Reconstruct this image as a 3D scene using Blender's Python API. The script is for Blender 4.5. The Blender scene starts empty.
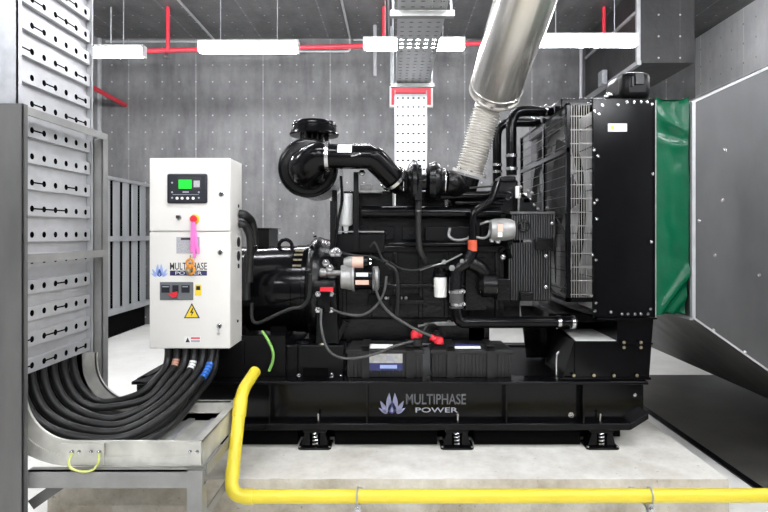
import bpy, bmesh, math, random
from mathutils import Vector, Matrix, noise
random.seed(7)
SC = bpy.context.scene
COL = SC.collection
F, VX, VY, CD, HC = 560.0, 393.0, 233.0, 3.73, 1.63      # focal length (px), vanishing point, camera distance, camera height
PI = math.pi

def X(x, D): return (x - VX) * D / F
def Z(y, D): return HC - (y - VY) * D / F
def V(x, y, D): return Vector((X(x, D), D - CD, Z(y, D)))
def W(x, D, z): return Vector((x, D - CD, z))

# ------------------------------------------------------------------ materials
def mat(name, col, rough=.5, metal=0.0, var=0.0, scale=8.0, stretch=(1, 1, 1), bump=0.0, bscale=None, coat=0.0, rvar=0.0, emit=0.0, spec=None):
    m = bpy.data.materials.new(name); m.use_nodes = True
    nt = m.node_tree; b = nt.nodes['Principled BSDF']
    c = (*col, 1.0)
    b.inputs['Base Color'].default_value = c
    b.inputs['Roughness'].default_value = rough
    b.inputs['Metallic'].default_value = metal
    if coat: b.inputs['Coat Weight'].default_value = coat; b.inputs['Coat Roughness'].default_value = .12
    if spec is not None: b.inputs['Specular IOR Level'].default_value = spec
    if emit:
        b.inputs['Emission Color'].default_value = c; b.inputs['Emission Strength'].default_value = emit
    if var or bump or rvar:
        tc = nt.nodes.new('ShaderNodeTexCoord'); mp = nt.nodes.new('ShaderNodeMapping')
        mp.inputs['Scale'].default_value = stretch
        nt.links.new(tc.outputs['Object'], mp.inputs['Vector'])
        nz = nt.nodes.new('ShaderNodeTexNoise'); nz.inputs['Scale'].default_value = scale; nz.inputs['Detail'].default_value = 6
        nt.links.new(mp.outputs['Vector'], nz.inputs['Vector'])
        if var:
            rp = nt.nodes.new('ShaderNodeValToRGB')
            rp.color_ramp.elements[0].position = .3; rp.color_ramp.elements[1].position = .7
            rp.color_ramp.elements[0].color = (*[max(0, v * (1 - var)) for v in col], 1)
            rp.color_ramp.elements[1].color = (*[min(1, v * (1 + var)) for v in col], 1)
            nt.links.new(nz.outputs['Fac'], rp.inputs['Fac']); nt.links.new(rp.outputs['Color'], b.inputs['Base Color'])
        if rvar:
            mr = nt.nodes.new('ShaderNodeMapRange'); mr.inputs['To Min'].default_value = max(.02, rough - rvar); mr.inputs['To Max'].default_value = min(1, rough + rvar)
            mr.inputs['From Min'].default_value = .3; mr.inputs['From Max'].default_value = .7
            nt.links.new(nz.outputs['Fac'], mr.inputs['Value']); nt.links.new(mr.outputs['Result'], b.inputs['Roughness'])
        if bump:
            n2 = nz
            if bscale:
                n2 = nt.nodes.new('ShaderNodeTexNoise'); n2.inputs['Scale'].default_value = bscale; n2.inputs['Detail'].default_value = 5
                nt.links.new(mp.outputs['Vector'], n2.inputs['Vector'])
            bp = nt.nodes.new('ShaderNodeBump'); bp.inputs['Strength'].default_value = bump; bp.inputs['Distance'].default_value = .02
            nt.links.new(n2.outputs['Fac'], bp.inputs['Height']); nt.links.new(bp.outputs['Normal'], b.inputs['Normal'])
    return m

def insulation(name, lo, hi, axes, pitch=.3, off=(0, 0), rough=.42, panel=1.2, seam=1.1, pins=.42):
    """glass-tissue faced insulation boards: blotchy grey with vertical streaks, fixing pins on a grid, board seams"""
    m = bpy.data.materials.new(name); m.use_nodes = True
    nt = m.node_tree; N = nt.nodes; L = nt.links; b = N['Principled BSDF']
    b.inputs['Roughness'].default_value = rough
    b.inputs['Specular IOR Level'].default_value = .5
    tc = N.new('ShaderNodeTexCoord'); sp = N.new('ShaderNodeSeparateXYZ'); L.new(tc.outputs['Object'], sp.inputs[0])
    def math_(op, a, bb=None):
        n = N.new('ShaderNodeMath'); n.operation = op
        for k, v in enumerate((a, bb)):
            if v is None: continue
            if isinstance(v, (int, float)): n.inputs[k].default_value = v
            else: L.new(v, n.inputs[k])
        return n.outputs[0]
    U, Vv = sp.outputs[axes[0]], sp.outputs[axes[1]]
    def cell(u, p, o): return math_('ABSOLUTE', math_('SUBTRACT', math_('FRACT', math_('DIVIDE', math_('ADD', u, o + 100 * p), p)), .5))
    du = math_('MULTIPLY', cell(U, pitch, off[0]), pitch); dv = math_('MULTIPLY', cell(Vv, pitch, off[1]), pitch)
    dist = math_('SQRT', math_('ADD', math_('MULTIPLY', du, du), math_('MULTIPLY', dv, dv)))
    pin = math_('LESS_THAN', dist, .014)
    sm = math_('LESS_THAN', math_('MULTIPLY', cell(U, panel, off[0] + panel / 2 - pitch / 2), panel), .012)
    mp = N.new('ShaderNodeMapping'); L.new(tc.outputs['Object'], mp.inputs[0])
    s = [5, 5, 5]; s['XYZ'.index(axes[1])] = 1.1; mp.inputs['Scale'].default_value = s
    n1 = N.new('ShaderNodeTexNoise'); n1.inputs['Scale'].default_value = 1.2; n1.inputs['Detail'].default_value = 8; n1.inputs['Roughness'].default_value = .65; L.new(mp.outputs[0], n1.inputs['Vector'])
    n2 = N.new('ShaderNodeTexNoise'); n2.inputs['Scale'].default_value = .9; n2.inputs['Detail'].default_value = 9; n2.inputs['Roughness'].default_value = .7; L.new(tc.outputs['Object'], n2.inputs['Vector'])
    f = math_('ADD', math_('MULTIPLY', n1.outputs['Fac'], .4), math_('MULTIPLY', n2.outputs['Fac'], .6))
    rp = N.new('ShaderNodeValToRGB'); rp.color_ramp.elements[0].position = .36; rp.color_ramp.elements[1].position = .64
    rp.color_ramp.elements[0].color = (lo, lo, lo * 1.02, 1); rp.color_ramp.elements[1].color = (hi, hi, hi * .99, 1)
    L.new(f, rp.inputs['Fac'])
    def mixc(a, col, fac):
        mx = N.new('ShaderNodeMix'); mx.data_type = 'RGBA'; L.new(fac, mx.inputs['Factor']); L.new(a, mx.inputs[6]); mx.inputs[7].default_value = col
        return mx.outputs[2]
    c = mixc(rp.outputs['Color'], (min(1, hi * seam),) * 3 + (1,), sm)
    c = mixc(c, (pins, pins, pins, 1), pin)
    L.new(c, b.inputs['Base Color'])
    bp = N.new('ShaderNodeBump'); bp.inputs['Strength'].default_value = .75; bp.inputs['Distance'].default_value = .03
    L.new(n2.outputs['Fac'], bp.inputs['Height']); L.new(bp.outputs['Normal'], b.inputs['Normal'])
    return m

M = dict(
    black=mat('gloss_black_paint', (.0028, .0028, .0034), .15, rvar=.04, scale=5, spec=.2),
    blackm=mat('satin_black_paint', (.0032, .0032, .0036), .36, var=.3, scale=9, bump=.05, bscale=40, spec=.2),
    cast=mat('black_painted_casting', (.0035, .0035, .004), .25, var=.35, scale=12, bump=.10, bscale=50, spec=.32),
    rubber=mat('black_rubber', (.014, .014, .014), .42, var=.25, scale=20, spec=.4),
    hose=mat('grey_black_hose', (.07, .07, .068), .4, var=.2, scale=30),
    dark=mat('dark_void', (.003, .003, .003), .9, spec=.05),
    white=mat('off_white_cabinet_paint', (.77, .755, .71), .36, var=.02, scale=3),
    paper=mat('white_label', (.85, .85, .82), .5),
    wplastic=mat('white_plastic', (.78, .8, .79), .4),
    galv=mat('galvanised_steel', (.45, .46, .48), .42, .55, var=.16, scale=14, stretch=(1, 1, 1), rvar=.1),
    galvl=mat('bright_galvanised_sheet', (.47, .475, .485), .4, .35, var=.1, scale=10, rvar=.08),
    framel=mat('light_grey_steel_frame', (.27, .27, .26), .42, .3, var=.14, scale=10, rvar=.08),
    frame=mat('grey_steel_frame', (.135, .135, .13), .42, .3, var=.14, scale=10, stretch=(1, 1, .3), rvar=.08),
    tray=mat('worn_zinc_tray', (.56, .555, .51), .45, .4, var=.22, scale=9, rvar=.1),
    duct=mat('dull_galvanised_duct', (.085, .086, .087), .42, .45, var=.16, scale=5, stretch=(1, 1, .4), rvar=.08, bump=.04),
    stainless=mat('stainless_steel', (.80, .775, .73), .24, .86, var=.05, scale=3),
    bellows=mat('braided_stainless', (.55, .53, .49), .36, .5, var=.06, scale=40),
    chrome=mat('zinc_plated_steel', (.6, .6, .6), .22, 1.0),
    alu=mat('cast_aluminium', (.27, .27, .265), .42, .7, var=.15, scale=30),
    castgrey=mat('pale_cast_aluminium', (.36, .36, .35), .38, .5, var=.1, scale=25),
    core=mat('radiator_core', (.42, .42, .41), .5, .1, var=.2, scale=3, stretch=(1, 2, .3)),
    wire=mat('guard_wire', (.12, .12, .12), .35, .5),
    wirel=mat('light_guard_wire', (.38, .37, .35), .35, .6),
    green=mat('green_coated_canvas', (.0, .085, .036), .24, var=.06, scale=6, bump=.3, bscale=7, spec=.3),
    yellow=mat('yellow_gas_paint', (.80, .65, .045), .33, var=.04, scale=6),
    red=mat('red_pipe_paint', (.62, .03, .05), .4),
    redb=mat('red_plastic', (.72, .02, .035), .4),
    signred=mat('sign_red', (.70, .07, .09), .5),
    orange=mat('orange_rubber', (.62, .10, .045), .5),
    amber=mat('amber_tag', (.72, .28, .03), .4),
    pink=mat('pink_ribbon', (.90, .22, .62), .5),
    peach=mat('peach_label', (.80, .50, .40), .5),
    navy=mat('navy_print', (.018, .018, .09), .4),
    ink=mat('black_print', (.02, .02, .022), .45),
    blue=mat('blue_print', (.05, .13, .50), .4),
    lblue=mat('light_blue_print', (.36, .47, .80), .4),
    silverp=mat('silver_print', (.36, .37, .42), .4),
    greyp=mat('dim_grey_print', (.10, .105, .115), .4),
    lav=mat('lavender_print', (.26, .27, .40), .4),
    indigo=mat('indigo_print', (.035, .04, .14), .4),
    greyplate=mat('grey_sticker', (.42, .42, .44), .4, var=.2, scale=120),
    device=mat('graphite_device', (.02, .022, .028), .4, spec=.3),
    greybox=mat('grey_breaker_plate', (.14, .15, .155), .45),
    screen=mat('green_screen', (.0, .50, .02), .4, emit=.55),
    brass=mat('brass_bits', (.42, .36, .25), .35, .8, var=.5, scale=60),
    copper=mat('copper_tape', (.50, .26, .18), .5),
    bluet=mat('blue_tape', (.03, .16, .62), .45),
    ygreen=mat('yellow_green_wire', (.25, .55, .12), .4),
    ywire=mat('pale_yellow_wire', (.62, .66, .20), .4),
    bat=mat('battery_case', (.018, .018, .018), .42, var=.2, scale=14, spec=.4),
    tube=mat('lit_diffuser', (.95, .96, 1.0), .4, emit=46),
    lampb=mat('white_lamp_body', (.8, .8, .8), .4),
    baffle=mat('grey_baffle', (.40, .41, .42), .5, .2, var=.12, scale=4, stretch=(1, 1, .2)),
    bluel=mat('blue_battery_label', (.03, .035, .14), .4),
    yel=mat('yellow_sticker', (.85, .62, .04), .45),
)
def concrete(name, lo, hi, scale=2.2, rough=.8, bump=.35, spots=True):
    m = bpy.data.materials.new(name); m.use_nodes = True
    nt = m.node_tree; N = nt.nodes; L = nt.links; b = N['Principled BSDF']; b.inputs['Roughness'].default_value = rough
    tc = N.new('ShaderNodeTexCoord')
    n1 = N.new('ShaderNodeTexNoise'); n1.inputs['Scale'].default_value = scale; n1.inputs['Detail'].default_value = 10; n1.inputs['Roughness'].default_value = .68
    n2 = N.new('ShaderNodeTexNoise'); n2.inputs['Scale'].default_value = 35; n2.inputs['Detail'].default_value = 6
    L.new(tc.outputs['Object'], n1.inputs['Vector']); L.new(tc.outputs['Object'], n2.inputs['Vector'])
    rp = N.new('ShaderNodeValToRGB'); e = rp.color_ramp.elements
    e[0].position = .34; e[1].position = .62; e[0].color = (*lo, 1); e[1].color = (*hi, 1)
    L.new(n1.outputs['Fac'], rp.inputs['Fac'])
    out = rp.outputs['Color']
    if spots:
        r2 = N.new('ShaderNodeValToRGB'); r2.color_ramp.elements[0].position = .27; r2.color_ramp.elements[1].position = .34
        r2.color_ramp.elements[0].color = (.35, .33, .3, 1); r2.color_ramp.elements[1].color = (1, 1, 1, 1); L.new(n2.outputs['Fac'], r2.inputs['Fac'])
        mx = N.new('ShaderNodeMix'); mx.data_type = 'RGBA'; mx.blend_type = 'MULTIPLY'; mx.inputs['Factor'].default_value = .6
        L.new(out, mx.inputs[6]); L.new(r2.outputs['Color'], mx.inputs[7]); out = mx.outputs[2]
    L.new(out, b.inputs['Base Color'])
    bp = N.new('ShaderNodeBump'); bp.inputs['Strength'].default_value = bump; bp.inputs['Distance'].default_value = .02
    L.new(n1.outputs['Fac'], bp.inputs['Height']); L.new(bp.outputs['Normal'], b.inputs['Normal'])
    return m
M['floor'] = concrete('pale_screed', (.74, .73, .69), (.86, .85, .81), 1.4, .6, .15)
M['floord'] = concrete('shaded_grey_screed', (.06, .058, .05), (.105, .10, .09), 1.2, .42, .12)  # right floor darkened, shade of duct and attenuator put into its colour
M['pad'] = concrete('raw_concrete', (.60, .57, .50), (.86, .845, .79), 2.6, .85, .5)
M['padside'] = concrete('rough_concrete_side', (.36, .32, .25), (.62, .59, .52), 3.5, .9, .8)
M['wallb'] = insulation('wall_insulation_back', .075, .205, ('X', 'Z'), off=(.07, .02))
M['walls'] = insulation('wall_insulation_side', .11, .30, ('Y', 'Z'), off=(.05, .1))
M['wallr'] = insulation('wall_insulation_right_lit', .65, .9, ('Y', 'Z'), off=(.05, .1))  # same boards as the side wall, lightened in place of stronger light
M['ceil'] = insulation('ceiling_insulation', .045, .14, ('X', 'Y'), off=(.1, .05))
M['boxins'] = insulation('duct_insulation', .022, .045, ('X', 'Z'), off=(.05, .08))

# ------------------------------------------------------------------ mesh builder
def frame_of(d):
    d = Vector(d).normalized()
    a = Vector((0, 0, 1)) if abs(d.z) < .9 else Vector((0, 1, 0))
    u = a.cross(d).normalized(); v = d.cross(u).normalized()
    return u, v
def catmull(pts, res):
    pts = [Vector(p) for p in pts]
    if len(pts) < 3 or res < 2: return pts
    P = [pts[0] * 2 - pts[1]] + pts + [pts[-1] * 2 - pts[-2]]
    out = []
    for i in range(1, len(P) - 2):
        p0, p1, p2, p3 = P[i - 1:i + 3]
        for k in range(res):
            t = k / res
            out.append(.5 * ((2 * p1) + (p2 - p0) * t + (2 * p0 - 5 * p1 + 4 * p2 - p3) * t * t + (3 * p1 - p0 - 3 * p2 + p3) * t ** 3))
    out.append(pts[-1]); return out
def even(pts, n, smooth=0):
    """the path through pts resampled to n + 1 evenly spaced points, softened by smooth passes"""
    d = catmull(pts, 24); L = [0]
    for a, b in zip(d, d[1:]): L.append(L[-1] + (b - a).length)
    out = []; j = 0
    for k in range(n + 1):
        t = L[-1] * k / n
        while j < len(L) - 2 and L[j + 1] < t: j += 1
        out.append(d[j].lerp(d[j + 1], (t - L[j]) / max(1e-9, L[j + 1] - L[j])))
    for _ in range(smooth): out = [out[0], out[1]] + [(out[k - 1] + out[k] * 2 + out[k + 1]) / 4 for k in range(2, n - 1)] + [out[-2], out[-1]]
    return out
def rounded(pts, r, n=6):
    """polyline with its corners rounded to about radius r"""
    pts = [Vector(p) for p in pts]; out = [pts[0]]
    for a, b, c in zip(pts, pts[1:], pts[2:]):
        u, w = (a - b), (c - b); k = min(r, u.length * .49, w.length * .49)
        p, q = b + u.normalized() * k, b + w.normalized() * k
        for i in range(n + 1):
            t = i / n; out.append(p * (1 - t) ** 2 + b * 2 * t * (1 - t) + q * t * t)
    out.append(pts[-1]); return out

class MB:
    def __init__(s, m): s.bm = bmesh.new(); s.mats = []; s.m(m)
    def m(s, m):
        if m not in s.mats: s.mats.append(m)
        s.i = s.mats.index(m); return s
    def _f(s, vs, smooth=False):
        try:
            f = s.bm.faces.new(vs); f.material_index = s.i; return f
        except ValueError: return None
    def verts(s, pts): return [s.bm.verts.new(p) for p in pts]
    def poly(s, pts): s._f(s.verts(pts)); return s
    def hexa(s, p):
        v = s.verts(p)
        for q in ((0, 3, 2, 1), (4, 5, 6, 7), (0, 1, 5, 4), (1, 2, 6, 5), (2, 3, 7, 6), (3, 0, 4, 7)): s._f([v[k] for k in q])
        return s
    def box(s, x0, x1, y0, y1, z0, z1):
        return s.hexa([(x0, y0, z0), (x1, y0, z0), (x1, y1, z0), (x0, y1, z0), (x0, y0, z1), (x1, y0, z1), (x1, y1, z1), (x0, y1, z1)])
    def dbox(s, x0, x1, D0, D1, z0, z1): return s.box(x0, x1, D0 - CD, D1 - CD, z0, z1)
    def pbox(s, x0, x1, y0, y1, D0, D1): return s.dbox(X(x0, D0), X(x1, D0), D0, D1, Z(y1, D0), Z(y0, D0))
    def bar(s, p0, p1, w, h=None, up=None):
        p0, p1 = Vector(p0), Vector(p1); d = p1 - p0; h = h or w
        if up is None: u, v = frame_of(d)
        else: u = Vector(up).cross(d).normalized(); v = d.cross(u).normalized()
        c = [(-1, -1), (1, -1), (1, 1), (-1, 1)]
        return s.hexa([p0 + u * a * w / 2 + v * b * h / 2 for a, b in c] + [p1 + u * a * w / 2 + v * b * h / 2 for a, b in c])
    def lathe(s, p, d, prof, n=28, cap=True):
        p = Vector(p); d = Vector(d).normalized(); u, v = frame_of(d); rings = []
        for t, r in prof:
            if r < 1e-6: rings.append([s.bm.verts.new(p + d * t)])
            else: rings.append([s.bm.verts.new(p + d * t + (u * math.cos(2 * PI * k / n) + v * math.sin(2 * PI * k / n)) * r) for k in range(n)])
        for a, b in zip(rings, rings[1:]):
            for k in range(n):
                q = [a[k % len(a)], a[(k + 1) % len(a)], b[(k + 1) % len(b)], b[k % len(b)]]
                q = list(dict.fromkeys(q))
                if len(q) > 2: s._f(q)
        if cap:
            if len(rings[0]) > 2: s._f(rings[0][::-1])
            if len(rings[-1]) > 2: s._f(rings[-1])
        return s
    def cyl(s, p0, p1, r0, r1=None, n=24):
        p0, p1 = Vector(p0), Vector(p1)
        return s.lathe(p0, p1 - p0, [(0, r0), ((p1 - p0).length, r0 if r1 is None else r1)], n)
    def tube(s, pts, r, n=10, res=6):
        pts = catmull(pts, res); pts = [p for k, p in enumerate(pts) if k == 0 or (p - pts[k - 1]).length > 1e-6]
        T = [(pts[min(k + 1, len(pts) - 1)] - pts[max(k - 1, 0)]).normalized() for k in range(len(pts))]
        u, v = frame_of(T[0]); rings = []
        for k, p in enumerate(pts):
            if k:
                q = T[k - 1].rotation_difference(T[k]); u = q @ u
            w = T[k].cross(u).normalized(); u = w.cross(T[k]).normalized()
            rr = r[k] if isinstance(r, list) else r
            rings.append([s.bm.verts.new(p + (u * math.cos(2 * PI * j / n) + w * math.sin(2 * PI * j / n)) * rr) for j in range(n)])
        for a, b in zip(rings, rings[1:]):
            for j in range(n): s._f([a[j], a[(j + 1) % n], b[(j + 1) % n], b[j]])
        s._f(rings[0][::-1]); s._f(rings[-1]); return s
    def prism(s, pts, ext):
        ext = Vector(ext); a = s.verts(pts); b = s.verts([Vector(p) + ext for p in pts]); n = len(a)
        s._f(a[::-1]); s._f(b)
        for k in range(n): s._f([a[k], a[(k + 1) % n], b[(k + 1) % n], b[k]])
        return s
    def ball(s, c, r, n=10):
        return s.lathe(Vector(c) - Vector((0, 0, r)), (0, 0, 1), [(r - r * math.cos(PI * k / n), r * math.sin(PI * k / n)) for k in range(n + 1)], n * 2, cap=False)
    def torus(s, c, axis, R, r, n=28, k=10):
        c = Vector(c); a = Vector(axis).normalized(); u, v = frame_of(a); rings = []
        for i in range(n):
            t = 2 * PI * i / n; e = u * math.cos(t) + v * math.sin(t)
            rings.append([s.bm.verts.new(c + e * (R + r * math.cos(2 * PI * j / k)) + a * r * math.sin(2 * PI * j / k)) for j in range(k)])
        for i in range(n):
            p, q = rings[i], rings[(i + 1) % n]
            for j in range(k): s._f([p[j], q[j], q[(j + 1) % k], p[(j + 1) % k]])
        return s
    def bolt(s, p, d, r=.011, h=.008):
        p = Vector(p); d = Vector(d).normalized()
        s.lathe(p, d, [(0, r * 1.6), (.002, r * 1.6), (.002, r), (h, r), (h + .001, r * .8)], 6); return s
    def text(s, body, o, right, up, w, h, bold=.0, ext=0.0):
        cu = bpy.data.curves.new('t', 'FONT'); cu.body = body; cu.offset = bold; cu.resolution_u = 3
        ob = bpy.data.objects.new('t', cu); COL.objects.link(ob); dg = bpy.context.evaluated_depsgraph_get(); dg.update()
        ev = ob.evaluated_get(dg); me = ev.to_mesh()
        xs = [v.co.x for v in me.vertices]; ys = [v.co.y for v in me.vertices]
        x0, x1, y0, y1 = min(xs), max(xs), min(ys), max(ys)
        o, right, up = Vector(o), Vector(right), Vector(up)
        vs = s.verts([o + right * ((v.co.x - x0) / (x1 - x0) * w) + up * ((v.co.y - y0) / (y1 - y0) * h) for v in me.vertices])
        for f in me.polygons: s._f([vs[k] for k in f.vertices])
        ev.to_mesh_clear(); bpy.data.objects.remove(ob); bpy.data.curves.remove(cu); return s
    def build(s, name, parent=None, origin=None, bevel=0.0, angle=38, weld=False):
        if weld: bmesh.ops.remove_doubles(s.bm, verts=s.bm.verts, dist=1e-5)
        bmesh.ops.recalc_face_normals(s.bm, faces=s.bm.faces)
        if origin is None: origin = parent['_o'] if parent is not None else (0, 0, 0)
        o = Vector(origin)
        for v in s.bm.verts: v.co -= o
        me = bpy.data.meshes.new(name); s.bm.to_mesh(me); s.bm.free()
        for m in s.mats: me.materials.append(m)
        me.shade_smooth(); me.set_sharp_from_angle(angle=math.radians(angle))
        ob = bpy.data.objects.new(name, me); COL.objects.link(ob)
        if parent is not None: ob.parent = parent
        else: ob.location = o
        ob['_o'] = list(o)
        if bevel:
            md = ob.modifiers.new('edge', 'BEVEL'); md.width = bevel; md.segments = 2; md.limit_method = 'ANGLE'; md.angle_limit = math.radians(40); md.harden_normals = False
        return ob

def tag(o, label, cat, group=None, kind=None):
    o['label'] = label; o['category'] = cat
    if group: o['group'] = group
    if kind: o['kind'] = kind
    return o
def thing(name, label, cat, loc, group=None):
    o = bpy.data.objects.new(name, None); COL.objects.link(o); o.location = loc; o['_o'] = list(loc); o.empty_display_size = .1
    return tag(o, label, cat, group)
def solo(mb, name, label, cat, group=None, kind=None, **k):
    xs = [v.co for v in mb.bm.verts]
    o = (sum(p.x for p in xs) / len(xs), sum(p.y for p in xs) / len(xs), min(p.z for p in xs))
    return tag(mb.build(name, origin=o, **k), label, cat, group, kind)
def copy_tree(o, parent=None):
    c = o.copy(); COL.objects.link(c)
    if parent is not None: c.parent = parent
    for ch in list(o.children): copy_tree(ch, c)
    return c
def struct(mb, name, **k):
    o = mb.build(name, **k); o['kind'] = 'structure'; return o
def sub(mb, name, parent, **k):
    o = mb.build(name, origin=parent['_o'], **k); o.parent = parent; o.location = (0, 0, 0); return o
part = sub

# ------------------------------------------------------------------ the room
RX0, RX1, RD0, RD1, RH = -5.25, 5.4, -5.0, 10.0, 5.1
T = .2
b = MB(M['floor']); b.dbox(RX0 - T, RX1 + T, RD0 - T, RD1 + T, -.1, 0); b.m(M['floord']); b.dbox(2.33, RX1, RD0, 6.42, 0, .004); struct(b, 'floor')  # painted dark layer ends at the attenuator's shadow edge
b = MB(M['ceil']); b.dbox(RX0 - T, RX1 + T, RD0 - T, RD1 + T, RH, RH + .1); struct(b, 'ceiling')
b = MB(M['wallb']); b.dbox(RX0 - T, RX1 + T, RD1, RD1 + T, 0, RH); struct(b, 'wall_back')
b = MB(M['wallb']); b.dbox(RX0 - T, RX1 + T, RD0 - T, RD0, 0, RH); struct(b, 'wall_front')
b = MB(M['walls']); b.dbox(RX0 - T, RX0, RD0, RD1, 0, RH); struct(b, 'wall_left')
b = MB(M['wallr']); b.dbox(RX1, RX1 + T, RD0, RD1, 0, RH); struct(b, 'wall_right')
b = MB(M['galvl']); b.dbox(RX0, RX0 + .05, RD1 - .05, RD1, 0, RH); struct(b, 'trim_1')
b = MB(M['black']); b.dbox(2.30, 2.355, 2.0, 9.9, 0, .012); struct(b, 'trim_2')

# concrete plinth with a ragged front edge
b = MB(M['pad'])
px0, px1, pd0, pd1, pz = -2.0, 1.945, 3.24, 5.9, .20
n = 90; top = []; mid = []; bot = []
for k in range(n + 1):
    x = px0 + (px1 - px0) * k / n
    j = noise.noise(Vector((x * 4, 0, 0))) * .012 + noise.noise(Vector((x * 17, 3, 0))) * .012
    top.append((x, pd0 - CD + .012 + abs(j), pz)); mid.append((x, pd0 - CD + .004 + abs(j) * .3, pz - .03 + j)); bot.append((x, pd0 - CD, 0))
tv, mv, bv = b.verts(top), b.verts(mid), b.verts(bot)
bk = b.verts([(p[0], pd1 - CD, pz) for p in top]); bb = b.verts([(p[0], pd1 - CD, 0) for p in top])
for k in range(n):
    b.m(M['pad']); b._f([tv[k], tv[k + 1], bk[k + 1], bk[k]])
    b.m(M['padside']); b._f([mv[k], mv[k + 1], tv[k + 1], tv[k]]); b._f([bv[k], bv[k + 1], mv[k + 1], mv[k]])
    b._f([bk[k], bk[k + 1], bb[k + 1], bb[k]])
b._f([tv[0], bk[0], bb[0], bv[0], mv[0]]); b._f([tv[n], mv[n], bv[n], bb[n], bk[n]])
solo(b, 'concrete_plinth', 'rough concrete plinth under the generator base', 'plinth', angle=25)

# ------------------------------------------------------------------ ceiling lights
def make_light():
    t = thing('batten_light', 'x', 'ceiling light', (0, 0, 0), None)
    b = MB(M['lampb']); b.box(-.6, .6, -.06, .06, .05, .085); b.box(-.62, -.6, -.06, .06, -.06, .085); b.box(.6, .62, -.06, .06, -.06, .085); part(b, 'lamp_housing', t, bevel=.006)
    b = MB(M['tube'])
    b.box(-.6, .6, -.055, .055, -.06, .05); part(b, 'diffuser', t, bevel=.02)
    for sx in (-.35, .35):
        b = MB(M['galv']); b.cyl((sx, 0, .085), (sx, 0, RH - 3.88), .006, n=8); part(b, 'suspension_rod', t)
    return t
L0 = make_light()
spots = [(96, 52.5, 7.1, 'lit batten lamp at upper left partly behind the vertical cable ladder'),
         (249, 48, 6.9, 'lit batten lamp above the white control cabinet, fully in view'),
         (414, 45, 6.82, 'lit batten lamp crossed by the overhead cable tray'),
         (585, 41.5, 6.68, 'lit batten lamp right of the exhaust pipe, above the radiator')]
for k, (x, y, D, lab) in enumerate(spots):
    o = L0 if k == 0 else copy_tree(L0)
    o.location = V(x, y, D); o['label'] = lab; o['group'] = 'batten lamps on rods'
front = [(x, 4.75) for x in (-4.0, -1.9, .2, 2.3, 4.4)] + [(x, 2.3) for x in (-.7, 2.5, 4.6)] + [(x, D) for D in (-.2, -2.8) for x in (-3.4, -1.1, 1.2, 3.5)]  # unseen lamp rows, placed for the light on plinth, cabinet and right wall
for x, D in front:
    o = copy_tree(L0); o.location = W(x, D, 3.95); o['label'] = 'lit batten lamp overhead, out of view in the near half of the room'; o['group'] = 'batten lamps out of view'

# ------------------------------------------------------------------ red pipes, conduits
SD = 8.5
t = thing('sprinkler_pipe', 'long red sprinkler pipe running behind the batten lamps', 'pipe', V(384, 45.6, SD))
b = MB(M['red']); b.tube([V(70, 52.5, SD + .2), V(618, 40.5, SD - .1)], .034, 10, 1); part(b, 'pipe_run', t)
def vtop(x, D, z=5.098): return W(X(x, D), D, z)
for x, y in ((168, 50.3), (604, 40.8), (384, 45.6)):
    b = MB(M['red']); b.cyl(V(x, y, SD + .1), vtop(x, SD + .1), .03, n=10); part(b, 'riser', t)
b = MB(M['chrome']); p = V(166, 52.5, SD + .1); b.lathe(p, (0, 0, -1), [(0, .02), (.04, .03), (.05, .015), (.08, .015), (.082, .055), (.09, .055)], 12); part(b, 'sprinkler_head', t)
b = MB(M['red']); b.cyl(V(84, 82.6, 8.68), V(125, 105, 10.0), .04, n=10); solo(b, 'red_pipe', 'short red pipe entering the back wall beside the vertical cable ladder', 'pipe')

def conduit(label, pts, r=.02, m='galvl', name='conduit'):
    b = MB(M[m]); b.tube(rounded(pts, .06, 4), r, 8, 1); return solo(b, name, label, 'conduit', 'ceiling conduits')
zc = RH - .03
conduit('pale conduit along the wall top at left with a branch across the ceiling', [W(-5.1, 9.95, 5.03), W(-3.15, 9.95, 5.03), W(-3.15, 6.0, zc)])
conduit('pale conduit dropping in a step beside the third lamp, across the ceiling', [W(-1.66, 9.9, 4.84), W(-.76, 9.9, 4.84), W(-.76, 9.9, zc), W(-.76, 6.0, zc)])
conduit('thinner conduit beside the stepped one on the ceiling, left of the cable tray', [W(-.70, 9.95, 5.06), W(-.07, 9.95, 5.06), W(-.07, 6.0, 5.06)], .014)
conduit('bright vertical conduit left of the overhead cable tray', [vtop(375, 9.35), V(375, 76, 9.35)], .03)
conduit('thin vertical conduit between the bright conduit and the cable tray', [vtop(391, 9.4), V(391, 84, 9.4)], .016)
conduit('vertical conduit on the back wall below the lamp right of the exhaust', [W(3.33, 9.92, 3.3), W(3.33, 9.92, 5.08)], .03)
conduit('pale conduit along the wall top at centre right behind the exhaust pipe', [W(.75, 9.95, 5.03), W(3.2, 9.95, 5.03)], .02)
conduit('thin vertical conduit at the left corner above the first lamp', [vtop(111, 8.6), V(111, 43, 8.6)], .012)

# overhead cable tray (perforated) and its vertical drop on the back wall
def perforated(b, o, u, v, nu, nv, cu, cv, hr, slot=False):
    """plate of nu x nv cells along u, v; every cell has a real hole of radius hr"""
    o, u, v = Vector(o), Vector(u), Vector(v); ca_ = math.atan2(cv, cu)
    angs = sorted([ca_, PI - ca_, PI + ca_, 2 * PI - ca_] + [q * PI / 6 + .01 for q in range(12)]); k = len(angs)
    for i in range(nu):
        for j in range(nv):
            c = o + u * cu * (i + .5) + v * cv * (j + .5); inn = []; out = []
            for a in angs:
                ca, sa = math.cos(a), math.sin(a)
                inn.append(c + u * ca * hr * (1.6 if slot else 1) + v * sa * hr)
                s = min(cu / 2 / max(abs(ca), 1e-6), cv / 2 / max(abs(sa), 1e-6)); out.append(c + u * ca * s + v * sa * s)
            A, B = b.verts(inn), b.verts(out)
            for q in range(k): b._f([A[q], A[(q + 1) % k], B[(q + 1) % k], B[q]])
TZ = 3.78
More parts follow.
